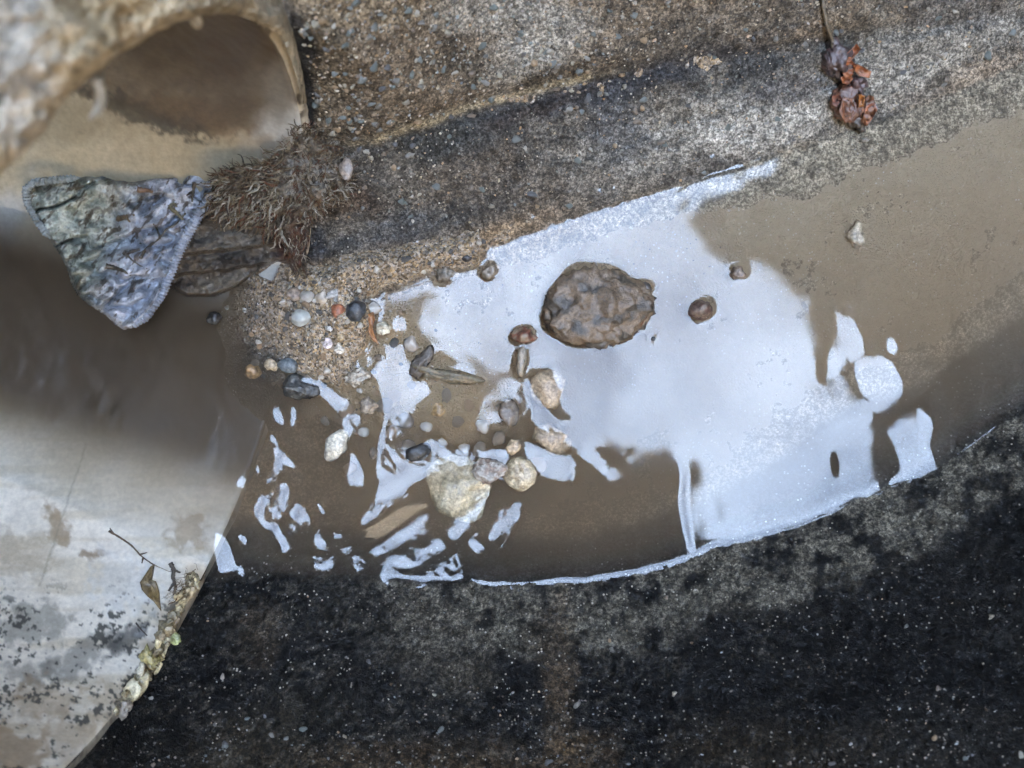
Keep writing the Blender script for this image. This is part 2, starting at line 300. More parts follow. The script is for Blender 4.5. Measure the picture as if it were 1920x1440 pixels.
v,f,c=grains(gp[rest],sz[rest],gc[rest]); link('aggregate_glint_grains',mesh_of('aggregate_glint_grains',v,f,c,smooth=False,mat=M_grain),parent=ch,kind='stuff')
gmesh=[]
for i in range(10):
    vv=I2[0]*(1+1.1*(vn3(I2[0]*1.3+i*5)-.5))[:,None]*np.array([1.25,.85,.55]); gmesh.append([mesh_of('aggregate_stone',vv,I2[1],np.tile(pal[i%8]*(1. if i<8 else .7),(len(vv),1)),mat=M_grain) ])
for i in big:
    o=link('aggregate_stone',gmesh[rng.integers(0,10)][0],parent=ch); o.location=gp[i]; o.scale=(sz[i]*1.25,)*3; o.rotation_euler=(rng.uniform(-.4,.4),rng.uniform(-.4,.4),rng.uniform(0,6.28))
# ---------------------------------------------------------------- sand
def sand_h(x,y):
    px=960+x/S; py=720-y/S; z,du,dl=profile(x,y)
    bank=.0034*blob(px,py,520,590,215,88,12,.6,.25,60,1)+.0028*blob(px,py,615,560,115,66,10,.6,.3,50,2)
    tail=.0066*blob(px,py,800,730,200,100,20,.8,.3,50,3)
    strip=.0030*np.exp(-((du-.0008)/.0034)**2)*(1-sm(930,1080,px))*sm(585,640,px)
    shal=.0006*blob(px,py,1380,430,130,70,-20,.7,.3,50,3)
    nb=np.where((px>900)|(dl>-.013),z+.0006-.0028*np.maximum(sm(-.006,-.003,du),sm(-.020-.014*sm(1300,1600,px),-.006-.006*sm(1300,1600,px),dl+.004*(fbm(px/60,py/60,3,4)-.5))*(px>600)*(1+sm(1300,1600,px))),np.minimum(z+.0008,.0012)-.0026*sm(.004,.012,du))
    base=np.where(px<640,-.0028-.012*sm(500,300,px)-.010*sm(690,860,py),nb)
    base=np.where((px<700)&(px>=640),base*.5+.5*nb,base)
    h=base+bank+tail+strip+shal+(fbm(x/.007,y/.007,3,1)-.5)*.0022+(fbm(x/.0012,y/.0012,3,2)-.5)*.0009
    rx=x-PC[0]; ry=y-PC[1]; ax=rx*math.cos(YAW)+ry*math.sin(YAW); lat=-rx*math.sin(YAW)+ry*math.cos(YAW)
    pw=PC[2]+ax*math.tan(PIT)-np.sqrt(np.maximum(RP**2-lat**2,0)); h=np.where((ax<.0)&(px<400),np.minimum(h,pw+.0045*sm(300,400,px)-.002),h)
    wpoly=[(480,514),(518,494),(546,488),(572,470),(572,528),(540,535),(508,527)]; wp=sm(-3,5,dist(wpoly,px,py)*np.where(inside(wpoly,px,py),1,-1)); h=h-.009*wp*(ax<.0005)
    cap=-.0011-.0006*fbm(px/30,py/30,2,2); wv=60*(fbm(px/40,py/40,3,4)-.5); wc=sm(-16,16,np.minimum(px-712+.28*(py-520),(py-np.interp(px,UX,UY)-22)*1.)+wv); h=h-np.maximum(h-cap,0)*wc
    h=np.where((px>1020)&(du<-.0015),np.minimum(h,-.0014),h)
    #       # the bare pipe wall shows here
    return h
sx=np.arange(-.083,.128,.00036); sy=np.arange(-.045,.082,.00036); X,Y=np.meshgrid(sx,sy); Z=sand_h(X,Y); px=960+X/S; py=720-Y/S
n1=fbm(px/90,py/90,4,2); n2=fbm(px/9,py/9,3,3)
C=mix((.225,.172,.122),(.30,.235,.165),sm(.4,.6,n1)); C=mix(C,(.17,.14,.11),blob(px,py,470,590,140,60,10,.5,.3)*.6); C=mix(C,(.36,.275,.18),blob(px,py,800,740,230,120,15,.8,.3)*.8); C=mix(C,(.27,.205,.135),blob(px,py,800,470,260,40,-14,.6,.3)*.8); C=mix(C,(.33,.275,.205),sm(1150,1500,px)); dry=sm(-.0010,-.0002,Z); C=C*(1+(.8*n2-.4)*(.2+.8*dry))[...,None]*np.array([1.02,.95,.82]); C=mix(C,(.085,.068,.05),sm(590,500,px)*sm(600,680,py)); C=np.concatenate([C,((1-.85*sm(1330,1560,px+.6*(py-430)))*(.05+.95*sm(-.0010,-.0002,Z)))[...,None]],-1)
sand=link('sand',mesh_of('sand',np.stack([X,Y,Z],-1),grid_faces(*X.shape),C,mat=M_sand),kind='stuff')
n=26000; qx=rng.uniform(-.075,.12,n); qy=rng.uniform(-.03,.07,n); qz=sand_h(qx,qy); tz=terrain(qx,qy)[0]; ok=(qz>tz-.0003)&((qz>-.001)|(rng.random(n)<.15)&(qz>-.005))&(qx<.055); qx,qy,qz=qx[ok],qy[ok],qz[ok]; n=len(qx)
sz=rng.lognormal(math.log(.00016),.4,n).clip(.00008,.0005); pal2=np.array([[.38,.32,.24],[.25,.19,.13],[.12,.10,.08],[.5,.46,.4],[.3,.2,.12],[.06,.06,.06],[.42,.35,.25],[.33,.28,.22]])
v,f,c=grains(np.stack([qx,qy,qz],-1),sz,pal2[rng.integers(0,8,n)]*rng.uniform(.7,1.1,(n,1))); link('sand_grains',mesh_of('sand_grains',v,f,c,smooth=False,mat=M_grain),parent=sand,kind='stuff')
# ---------------------------------------------------------------- the pipe
pipe=thing('drain_pipe','wide stained white plastic drain pipe opening into the channel','pipe',PC)
th=np.linspace(0,2*np.pi,1101); aa=-np.concatenate([[0,.0004],np.linspace(.001,.075,190),np.linspace(.08,.26,12)])
TH,AA=np.meshgrid(th,aa); rough=(fbm(TH*9,AA*180,3,1)-.5)*.0006
def ring(r,aa,TH): return PC+aa[...,None]*pe+(r*np.cos(TH))[...,None]*pu+(r*np.sin(TH))[...,None]*pv
V=ring(RP+rough+.0004*(AA>-.0003),AA,TH); PX,PY=proj(V[...,0],V[...,1],V[...,2])
white=np.array([.50,.51,.50]); C=np.tile(white,PX.shape+(1,)); n1=fbm(PX/80,PY/80,4,1); n2=fbm(PX/25,PY/25,4,2); n3=fbm(PX/160,PY/22,4,3)
def pp(cx,cy,rx,ry,a,c,s,soft=.5,rag=.4,sc_=45,seed=1):
    global C
    C=mix(C,c,blob(PX,PY,cx,cy,rx,ry,a,soft,rag,sc_,seed)*s)
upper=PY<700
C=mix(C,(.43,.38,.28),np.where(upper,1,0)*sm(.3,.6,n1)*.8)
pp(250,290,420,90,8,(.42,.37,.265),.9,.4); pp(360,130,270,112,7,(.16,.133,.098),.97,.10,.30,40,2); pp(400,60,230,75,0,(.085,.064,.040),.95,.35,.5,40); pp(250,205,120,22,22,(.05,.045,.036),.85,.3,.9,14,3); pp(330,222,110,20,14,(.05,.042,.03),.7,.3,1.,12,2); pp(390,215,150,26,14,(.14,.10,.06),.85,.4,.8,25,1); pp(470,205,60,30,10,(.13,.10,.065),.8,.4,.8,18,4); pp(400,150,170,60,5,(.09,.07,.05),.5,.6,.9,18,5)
pp(520,250,60,40,-20,(.42,.42,.41),.85,.5,.5,30,2); pp(525,180,26,60,0,(.22,.21,.19),.6,.5,.5); pp(100,230,150,40,0,(.22,.19,.13),.6); pp(480,270,90,20,10,(.30,.24,.16),.5,.6,.6,20)
pp(540,510,80,40,0,(.62,.61,.58),1.,.4,.2)
low=~upper
C=mix(C,(.67,.65,.60),np.where(low,1,0)); C=mix(C,(.50,.45,.35),np.where(low,1,0)*sm(.48,.66,n3)*.6); C=mix(C,(.30,.235,.13),np.where(low,1-sm(770,860,PY-.17*(PX-100)+30*(n1-.5)),0)*.9)
pp(190,880,320,70,17,(.50,.46,.36),.5)
for (cx,cy,rx,ry,a,c,s) in ((110,990,20,36,-25,(.26,.19,.11),.75),(170,1040,22,9,0,(.2,.14,.08),.8),(350,995,34,30,0,(.33,.26,.17),.7),(60,1170,60,40,0,(.16,.165,.15),.6),(150,1235,90,26,-30,(.09,.10,.105),.6),(235,1200,55,16,-40,(.035,.042,.05),.75),(60,1265,50,20,0,(.12,.12,.11),.5),(210,1330,70,40,-30,(.40,.33,.24),.6),(70,1320,70,40,0,(.33,.25,.16),.5),(20,1420,60,70,0,(.28,.19,.10),.7),(40,1040,60,40,0,(.38,.33,.25),.5),(140,1385,70,50,0,(.37,.3,.22),.5),(240,1090,60,60,0,(.52,.56,.6),.4)):
    pp(cx,cy,rx,ry,a,c,s,.35,1.1,17,4)
sp=sm(.60,.64,fbm(PX/9,PY/7,3,5)*.55+.45*fbm(PX/55,PY/50,2,1))*low*sm(1060,1160,PY); C=mix(C,(.03,.035,.035),sp*.9)
scr=np.exp(-((PX-90-.33*(1050-PY)+6*(n2-.5))/2.2)**2)*(PY>830)*(PY<1100)*.5; C=mix(C,(.2,.19,.15),scr)
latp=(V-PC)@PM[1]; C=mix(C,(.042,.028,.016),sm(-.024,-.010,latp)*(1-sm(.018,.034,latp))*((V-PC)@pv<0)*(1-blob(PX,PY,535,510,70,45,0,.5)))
C=C*(.86+.28*n2)[...,None]*np.array([1.05,1,.92])
def keep(F,V): c=V.reshape(-1,3)[F].mean(1)-PC; return F[~((c@pv>.018)&(c@pa<-.012)&(c@pa>-.055))]  # unseen gap cut in the pipe roof to let daylight inside
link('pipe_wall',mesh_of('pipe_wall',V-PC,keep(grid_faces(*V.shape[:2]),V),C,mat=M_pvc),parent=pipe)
TH2,RR=np.meshgrid(th,np.array([0,.15,.5,.85,1.])); nz=fbm(TH2*14,RR*3,3,2); V=ring(RP+.0003+RR*WALL,.0006*np.sin(RR*np.pi)+.0009*(nz-.5),TH2); PX,PY=proj(V[...,0],V[...,1],V[...,2])
C=mix((.48,.41,.29),(.66,.58,.44),nz); C=mix(C,(.17,.14,.1),sm(600,900,PY)*.75*np.ones_like(PX)); C=mix(C,(.10,.08,.06),sm(.6,.7,fbm(TH2*22,RR*2,3,3)))
link('pipe_rim',mesh_of('pipe_rim',V-PC,grid_faces(*V.shape[:2],True),C,mat=M_mud if 0 else M_pvc),parent=pipe)
AO,TO=np.meshgrid(np.linspace(0,-.26,20),th[::8],indexing='ij'); V=ring(np.full(AO.shape,RP+WALL+.0003),AO,TO); link('pipe_outside',mesh_of('pipe_outside',V-PC,keep(grid_faces(*V.shape[:2],True),V),np.array([.4,.38,.33]),mat=M_pvc),parent=pipe)
# ---------------------------------------------------------------- mortar collar over the pipe mouth
EX=[-160,-60,0,40,75,105,120,150,185,215,260,310,360,400,440,470,500,522,540,556,566]; EY=[520,400,326,290,255,212,190,160,132,106,80,52,34,27,28,36,50,66,92,140,200]
mo=thing('mortar_collar','lumpy pale wet mortar packed round the top of the white pipe mouth','mortar',Pplane(200,60,.004))
s_=np.linspace(0,1,420); q=np.cumsum(np.r_[0,np.hypot(np.diff(EX),np.diff(EY))]); ex=np.interp(s_*q[-1],q,EX); ey=np.interp(s_*q[-1],q,EY)
ex=np.convolve(np.pad(ex,6,mode='edge'),np.ones(13)/13,'valid'); ey=np.convolve(np.pad(ey,6,mode='edge'),np.ones(13)/13,'valid')
t_=np.r_[-3,-2,-1,-.4,np.linspace(0,1,260)**1.15]; rows=[]
ox=np.interp(s_,[0,.5,.8,.93,1],[-.93,-.70,-.1,.45,.95]); oy=-np.sqrt(1-ox**2); reach=np.interp(s_,[0,.62,.8,.88,.94,1],[640,640,330,120,42,16])
c0=np.array([0,0,H])
for t in t_:
    tt=max(t,0); wob=7*(fbm(s_*60,s_*0+3,3,1)-.5)*math.exp(-tt*12)
    x=ex+ox*(reach*tt-wob); y=ey+oy*(reach*tt-wob)
    d=reach*tt*S
    bul=.0028*(1-np.exp(-d/.0022))-.030*tt**1.4+(fbm(x/95,y/95,4,2)-.5)*.0075*sm(0,.05,np.full_like(x,tt)+.01)+(fbm(x/26,y/26,4,3)-.5)*.0032
    bul=bul*np.interp(s_,[0,.8,.93,1],[1,1,.5,.25])
    axs=.0035+bul
    if t<0: axs=.0035-np.array([.012,.006,.0022,.0006])[[-3,-2,-1,-.4].index(t)]; axs=np.full_like(x,axs); x=x+ox*[26,14,6,2][[-3,-2,-1,-.4].index(t)]; y=y+oy*[26,14,6,2][[-3,-2,-1,-.4].index(t)]
    dr=np.stack([(x-960)*S,(720-y)*S,np.full_like(x,-H)],-1); tk=((PC+axs[:,None]*pa-c0)@pa)/(dr@pa); rows.append(c0+tk[:,None]*dr)
V=np.array(rows); PX,PY=proj(V[...,0],V[...,1],V[...,2]); n1=fbm(PX/70,PY/70,4,1); n2=fbm(PX/16,PY/16,4,2)
C=mix((.40,.31,.185),(.56,.455,.30),sm(.38,.62,n1)); C=mix(C,(.20,.15,.095),sm(.56,.72,n2)*.7); C=mix(C,(.52,.50,.46),blob(PX,PY,20,100,80,160,0,.6,.5)*.5); C=mix(C,(.36,.22,.10),blob(PX,PY,235,55,16,16,0,.6,.3)*.7); C=mix(C,(.26,.215,.15),blob(PX,PY,470,25,130,50,0,.6,.4)*.8)
link('collar_face',mesh_of('collar_face',V-np.array(mo.location),grid_faces(*V.shape[:2]),C,mat=M_mortar),parent=mo)
def tube(pts,rad,seg=8,wob=0.,seed=0):
    pts=np.asarray(pts,float); rad=np.asarray(rad,float); n=len(pts); tg=np.gradient(pts,axis=0); tg/=np.linalg.norm(tg,axis=1)[:,None]+1e-12
    r=np.array([.31,.53,.79]); nn=np.cross(tg,r); nn/=np.linalg.norm(nn,axis=1)[:,None]+1e-12; bb=np.cross(tg,nn); an=np.linspace(0,2*np.pi,seg,endpoint=False)
    rr=rad[:,None]*np.ones(seg)
    if wob: rr=rr*(1+wob*(rng.random((n,seg))-.5))
    v=pts[:,None]+rr[...,None]*(np.cos(an)[None,:,None]*nn[:,None]+np.sin(an)[None,:,None]*bb[:,None]); v=v.reshape(-1,3)
    f=[]
    for i in range(n-1):
        for j in range(seg): a=i*seg+j; b=i*seg+(j+1)%seg; f.append((a,b,b+seg,a+seg))
    k=len(v); v=np.vstack([v,pts[:1],pts[-1:]])
    for j in range(seg): f.append((k,(j+1)%seg,j,j)); f.append((k+1,(n-1)*seg+j,(n-1)*seg+(j+1)%seg,(n-1)*seg+(j+1)%seg))
    return v,f
def mesh_tri(name,v,f,c,mat,smooth=True):
    me=bpy.data.meshes.new(name); me.from_pydata([tuple(q) for q in v],[],[tuple(dict.fromkeys(int(z) for z in q)) for q in f]); me.update()
    if smooth: me.polygons.foreach_set('use_smooth',[True]*len(me.polygons))
    cc=np.ones((len(v),4),np.float32); cc[:,:3]=c; me.attributes.new('Col','FLOAT_COLOR','POINT').data.foreach_set('color',cc.ravel()); me.materials.append(mat); return me
def spline(p,n):
    p=np.asarray(p,float); s=np.r_[0,np.cumsum(np.linalg.norm(np.diff(p,axis=0),axis=1))]; u=np.linspace(0,s[-1],n); o=np.stack([np.interp(u,s,p[:,k]) for k in range(p.shape[1])],-1)
    for _ in range(3): o[1:-1]=(o[:-2]+2*o[1:-1]+o[2:])/4
    return o
dp=spline([Pplane(x,y,a) for x,y,a in ((183,128,.001),(184,150,.0035),(187,172,.004),(190,195,.004),(183,210,.004),(168,222,.004))],22)
v,f=tube(dp,np.interp(np.linspace(0,1,22),[0,.3,.7,1],[.00055,.0005,.0006,.00025])*1.25,8,.35); link('hanging_drip',mesh_tri('hanging_drip',v-np.array(mo.location),f,(.36,.32,.25),M_mortar),parent=mo)
v0,f0=I3; v=v0*np.array([.0009,.0009,.0012])*(1+.5*(vn3(v0*1.5+3)-.5))[:,None]; link('hanging_drip',mesh_of('hanging_drip',v+Pplane(368,40,.004)-np.array(mo.location),f0,np.array([.35,.3,.22]),mat=M_mortar),parent=mo)
# ---------------------------------------------------------------- polygon slabs: flap, ledge
def slab(name,poly,zt,zb,colf,mat,step=2.2,edge=9.):
    xs=[p[0] for p in poly]; ys=[p[1] for p in poly]; gx=np.arange(min(xs)-4,max(xs)+4,step); gy=np.arange(min(ys)-4,max(ys)+4,step); X,Y=np.meshgrid(gx,gy)
    ins=inside(poly,X,Y); d=dist(poly,X,Y)*np.where(ins,1,-1); t=np.sqrt(1-(1-np.clip(d/edge,0,1))**2)
    top=zt(X,Y); bot=zb(X,Y); Zt=bot+(top-bot)*t; C=colf(X,Y,d)
    def up(X,Y,Z): k=1-Z/H; return np.stack([(X-960)*S*k,(720-Y)*S*k,Z],-1)
    Vt=up(X,Y,Zt).reshape(-1,3); Vb=up(X,Y,np.minimum(bot-.0002,Zt)).reshape(-1,3); q=grid_faces(*X.shape,flip=False)[:,::-1]
    m=ins.ravel()[q].any(1); q=q[m]; n=X.size
    E=np.concatenate([q[:,[i,(i+1)%4]] for i in range(4)]); key=np.sort(E,1); _,inv,cnt=np.unique(key,axis=0,return_inverse=True,return_counts=True); B=E[cnt[inv.ravel()]==1]
    F=np.vstack([q,q[:,::-1]+n,np.stack([B[:,1],B[:,0],B[:,0]+n,B[:,1]+n],-1)]); V=np.vstack([Vt,Vb]); CC=np.vstack([C.reshape(-1,3)]*2)
    used=np.unique(F); mp=np.full(2*n,-1); mp[used]=np.arange(len(used)); return V[used],mp[F],CC[used],mat
led=[(322,478),(345,440),(380,405),(430,385),(500,380),(552,400),(574,450),(577,525),(560,515),(548,498),(520,492),(490,505),(470,520),(440,540),(400,556),(350,556),(318,540),(310,510)]
def ledge_z(X,Y):
    lay=sm(470,462,Y+.12*(X-440)+10*(fbm(X/40,Y/40,3,1)-.5))*.0035+sm(505,499,Y+.15*(X-440)+9*(fbm(X/35,Y/30,3,2)-.5))*.0025
    return .0042+lay+(fbm(X/30,Y/22,4,3)-.5)*.004+.004*sm(520,575,X)+.006*sm(430,380,Y)
def ledge_c(X,Y,d):
    n=fbm(X/22,Y/14,4,1); C=mix((.030,.024,.019),(.085,.068,.05),sm(.35,.65,n)); C=mix(C,(.12,.11,.095),blob(X,Y,440,440,70,26,-8,.6,.5)*.8); C=mix(C,(.13,.115,.09),blob(X,Y,430,530,80,12,-12,.6,.5)*.6); return mix(C,(.05,.018,.012),blob(X,Y,540,460,26,50,0,.6,.4)*.8)
le=thing('mortar_ledge','dark wet layered mortar ledge under the root tuft inside the pipe mouth','mortar',P(450,470,0)); v,f,c,mt=slab('ledge',led,ledge_z,lambda X,Y:-.004+0*X,ledge_c,M_mud,2.2,7)
link('ledge_body',mesh_of('ledge_body',v-np.array(le.location),f,c,mat=M_mud),parent=le)
fl=[(44,352),(56,341),(90,337),(130,338),(160,331),(190,328),(215,338),(250,341),(290,333),(330,328),(372,324),(402,330),(412,350),(402,368),(385,388),(366,412),(350,440),(336,466),(326,492),(314,520),(303,548),(288,574),(268,598),(248,614),(232,617),(218,608),(196,588),(170,572),(146,552),(134,528),(126,500),(112,474),(92,446),(70,420),(54,392),(45,370)]
def flap_z(X,Y):
    tip=sm(420,600,Y); return .0105+.0015*tip-.003*sm(200,60,X)+(fbm(X/48,Y/40,4,1)-.5)*.0040+(fbm(X/15,Y/13,3,2)-.5)*.0024-.0045*blob(X,Y,180,430,60,50,20,.7,.3)-.0034*sm(.10,.0,np.abs(fbm(X/75+.012*Y,Y/60,3,2)-.5))+.0022*np.exp(-((X-.55*(Y-330)-205+16*(fbm(Y/30,X/90,2,1)-.5))/7)**2)+.0028*np.exp(-(dist(HEM1,X,Y,False)/9)**2)
HEM1=[(408,352),(372,404),(342,456),(322,505),(303,552),(274,592),(238,613)]; HEM2=[(150,333),(100,338),(64,342),(48,356),(52,384),(72,418),(95,448)]
def flap_c(X,Y,d):
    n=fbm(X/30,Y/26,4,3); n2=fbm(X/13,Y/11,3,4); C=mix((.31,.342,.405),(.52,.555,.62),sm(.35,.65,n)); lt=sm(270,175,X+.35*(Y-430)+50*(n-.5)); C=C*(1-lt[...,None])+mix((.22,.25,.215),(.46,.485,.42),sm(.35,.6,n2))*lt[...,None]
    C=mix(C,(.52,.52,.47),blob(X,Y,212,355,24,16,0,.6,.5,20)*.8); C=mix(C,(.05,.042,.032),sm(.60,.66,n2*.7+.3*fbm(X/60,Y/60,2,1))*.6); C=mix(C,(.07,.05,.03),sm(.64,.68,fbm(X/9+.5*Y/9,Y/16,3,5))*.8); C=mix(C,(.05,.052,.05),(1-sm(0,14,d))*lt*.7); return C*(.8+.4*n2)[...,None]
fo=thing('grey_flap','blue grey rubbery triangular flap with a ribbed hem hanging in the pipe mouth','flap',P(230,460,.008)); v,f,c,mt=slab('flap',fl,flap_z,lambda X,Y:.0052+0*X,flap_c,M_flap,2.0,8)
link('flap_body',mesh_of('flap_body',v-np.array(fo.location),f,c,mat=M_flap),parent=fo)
for hem,r0,zz in ((HEM1,.00105,.0112),(HEM2,.0008,.0088)):
    L_=sum(math.dist(hem[i],hem[i+1]) for i in range(len(hem)-1)); n=int(L_/1.15); hp=spline(hem,n); base=np.array([P(x,y,zz+.0006*math.sin(i*.03)) for i,(x,y) in enumerate(hp)])
    ph=np.arange(n)*1.15/6.2*2*np.pi+2*fbm(np.arange(n)/30,np.zeros(n),2,1)*3; rad=r0*(1+.22*np.maximum(np.sin(ph),-.5)+.25*(fbm(np.arange(n)/9,np.zeros(n),2,2)-.5))*np.minimum(1,np.minimum(np.arange(n)+2,n-np.arange(n)+1)/14)
    v,f=tube(base,rad,10,.12); link('ribbed_hem',mesh_tri('ribbed_hem',v-np.array(fo.location),f,(.30,.34,.42) if hem is HEM1 else (.25,.28,.28),M_flap),parent=fo)
# ---------------------------------------------------------------- root tuft
def root_z(px,py): return np.interp(py,[235,300,400,470,540],[.028,.0215,.0165,.013,.008])-.003*sm(590,660,px)+.001*sm(480,400,px)
ROOT=[(398,342),(430,322),(500,306),(538,268),(552,238),(575,236),(606,262),(640,286),(660,330),(648,372),(612,392),(584,410),(574,470),(570,512),(548,506),(534,470),(520,442),(480,420),(430,408),(405,404),(396,378)]
rt=thing('root_tuft','bushy brown tuft of matted rootlets on the right edge of the pipe mouth','roots',P(560,350,.012))
def rc(X,Y,d):
    n=fbm(X/12,Y/12,4,1); C=mix((.055,.04,.026),(.16,.125,.085),sm(.35,.65,n)); C=mix(C,(.27,.25,.22),blob(X,Y,580,330,60,45,0,.7,.5,20)*.5); C=mix(C,(.06,.02,.012),blob(X,Y,555,475,26,60,0,.6,.4)*.85); return mix(C,(.17,.09,.03),blob(X,Y,620,375,45,22,0,.6,.4)*.7)
v,f,c,mt=slab('root_mat',ROOT,lambda X,Y:root_z(X,Y)+(fbm(X/14,Y/14,4,2)-.5)*.006,lambda X,Y:root_z(X,Y)-.009,rc,M_root,2.2,22)
link('root_mat',mesh_of('root_mat',v-np.array(rt.location),f,c,mat=M_mud),parent=rt)
rcols=[(.13,.10,.058),(.07,.05,.03),(.18,.145,.098),(.04,.027,.016),(.10,.068,.035),(.26,.23,.18),(.08,.03,.012)]
rmesh=[]
for i in range(14):
    L0=1.; t=np.linspace(0,1,7); b=rng.uniform(-.5,.5)*(1 if i%2 else 1.8); b2=rng.uniform(-.16,.16)*(1 if i%2 else 1.6)
    pts=np.stack([t*L0,b*t*t+b2*np.sin(t*6),.25*np.sin(t*3)*rng.uniform(.2,1)],-1); v,f=tube(pts,np.interp(t,[0,.5,1],[.036,.036,.016])*rng.uniform(.6,1.6),5,.3); rmesh.append((v,f,rcols[i%7]))
rme=[mesh_tri('rootlet',v,f,c,M_root) for v,f,c in rmesh]
cand=[]
while len(cand)<2000:
    x,y=rng.uniform(365,665),rng.uniform(232,515)
    if inside(ROOT,np.array([x]),np.array([y]))[0] and rng.random()<(1 if y<430 else .45): cand.append((x,y))
sv=[];sf=[];scol=[];off=0
for i,(x,y) in enumerate(cand):
    # strands run outwards from the rim
    if x<545: ang=math.pi+rng.normal(.2,.5)+(.75 if y>350 else -.05)
    elif y<300: ang=rng.normal(1.2,.8)
    else: ang=rng.normal(-1.35+ (x-590)/70.,1.0)
    if y>420: ang=rng.normal(-1.5,.5)
    ln=rng.uniform(.0018,.0042) if x<530 else rng.uniform(.0011,.0027); z=root_z(x,y)+rng.uniform(-.0008,.0012); p=P(x,y,z); tilt=rng.normal(.03,.16); k=rng.integers(0,14)
    if x<530: k=(k//2)*2+1
    if i<290:
        o=link('rootlet',rme[k],parent=rt); o.location=Vector(p)-rt.location; o.rotation_euler=(rng.uniform(0,6.28),tilt,ang); o.scale=(ln,ln*.95,ln*.95)
    else:
        v,f,c=rmesh[k]; a=rng.uniform(0,6.28); ca,sa=math.cos(ang),math.sin(ang); w_=v*ln; w_=np.stack([w_[:,0],w_[:,1]*math.cos(a)-w_[:,2]*math.sin(a),w_[:,1]*math.sin(a)+w_[:,2]*math.cos(a)],-1); w_=np.stack([w_[:,0]*math.cos(tilt)+w_[:,2]*math.sin(tilt),w_[:,1],-w_[:,0]*math.sin(tilt)+w_[:,2]*math.cos(tilt)],-1)
        w_=np.stack([w_[:,0]*ca-w_[:,1]*sa,w_[:,0]*sa+w_[:,1]*ca,w_[:,2]],-1)+p; sv.append(w_-np.array(rt.location)); sf+=[tuple(int(q)+off for q in g) for g in f]; scol.append(np.tile(c,(len(v),1))); off+=len(v)
link('fine_rootlets',mesh_tri('fine_rootlets',np.vstack(sv),sf,np.vstack(scol),M_root),parent=rt,kind='stuff')
for (x,y,ln_) in ((566,250,.004),(640,330,.003)):
    pass
v=I3[0]*np.array([.0016,.0024,.0008])*(1+.7*(vn3(I3[0]*1.6+9)-.5))[:,None]; link('pale_flake',mesh_of('pale_flake',v+P(648,318,.021)-np.array(rt.location),I3[1],np.array([.25,.20,.16]),mat=M_stone),parent=rt)
# ---------------------------------------------------------------- stones and pebbles
PROT=[]
def rock(name,label,cat,px,py,z,rx,ry,rz,colr,mat,rot=0.,amp=.35,freq=1.3,fine=0.,sd=3,group=None,seed=0,blotch=None):
    if sd<5: amp*=1.35; fine=max(fine,.14)
    v0,f0={1:I1,2:I2,3:I3,4:I4,5:I5}[sd]; r=1+amp*2*(vn3(v0*freq+seed*3.7+50)-.5)
    v=v0*r[:,None]*np.array([rx,ry,rz])
    if fine: q_=v/min(rx,ry)*2.2; v=v+v0*(min(rx,ry)*fine*(1.1*(vn3(q_*1.5+seed)-.5)+.8*(vn3(q_*3.6+seed)-.5)+.5*(vn3(q_*8+seed)-.5)))[:,None]
    v=v*S; a=R_(rot); v=np.stack([v[:,0]*math.cos(a)+v[:,1]*math.sin(a),-v[:,0]*math.sin(a)+v[:,1]*math.cos(a),v[:,2]],-1)
    n=vn3(v0*3.1+seed*2+20); C=np.array(colr)*(.72+.56*n)[:,None]
    if blotch: C=mix(C,blotch,sm(.52,.62,vn3(v0*blotch_f(sd)+seed*5+7)))
    if 385<px<760 and 540<py<705:
        p_=P(px,py,0); z=max(z,float(sand_h(np.array([p_[0]]),np.array([p_[1]]))[0])+.3*rz*S)
    o=link(name,mesh_of(name,v,f0,C,mat=mat),None,label,cat,group); o.location=P(px,py,z); return o
def blotch_f(sd): return 4. if sd<5 else 5.
rock('pitted_rock','large dark pitted rock standing out of the blue reflection, biggest stone in the puddle','rock',1114,575,.0008,104,78,42,(.145,.100,.062),M_rough,-8,.2,1.2,.24,5,None,3,(.05,.04,.03)); PROT.append((1115,573,84,62,-8))
rock('brown_pebble','glossy red brown pebble stuck to the right side of the large pitted rock','pebble',1192,598,.001,20,17,16,(.14,.06,.035),M_stone,0,.3,1.3,0,3,None,5); PROT.append((1192,598,18,15,0))
rock('dark_pebble','small black brown pebble at the upper right corner of the large pitted rock','pebble',1207,540,.001,14,12,14,(.05,.04,.035),M_stone,30,.3,1.5,.1,3,None,6); PROT.append((1207,540,12,10,0))
rock('dark_pebble','dark chip below the red brown pebble on the large pitted rock','pebble',1180,618,.0006,15,11,13,(.06,.05,.045),M_stone,20,.35,1.5,.1,3,None,7)
rock('brown_pebble','two-toned brown pebble alone in the blue reflection right of the large rock','pebble',1316,582,.0006,22,18,16,(.15,.105,.075),M_stone,-35,.3,1.2,.05,3,None,8,(.07,.03,.022)); PROT.append((1316,582,19,15,-35))
rock('black_seed','tiny black seed floating in the reflection below the two-toned pebble','seed',1225,635,.0003,5,5,5,(.02,.02,.02),M_stone,0,.2,1.5,0,2,None,9); PROT.append((1225,635,4,4,0))
rock('red_seed','curved dark red seed husk in the reflection left of the large rock','seed',984,628,.0005,23,13,13,(.16,.055,.035),M_leaf,-12,.35,1.2,0,3,None,10,(.2,.15,.1)); PROT.append((982,628,20,11,-12))
rock('tan_husk','slender tan husk hanging under the red seed husk','husk',978,678,-.0003,10,28,8,(.24,.19,.13),M_leaf,4,.2,1.2,0,3,None,11); PROT.append((978,678,8,26,4))
rock('black_bead','shiny round black bead on the sandy shore of the puddle','bead',875,483,.0016,10,8,9,(.012,.012,.016),M_stone,0,.12,1.2,0,3,None,12)
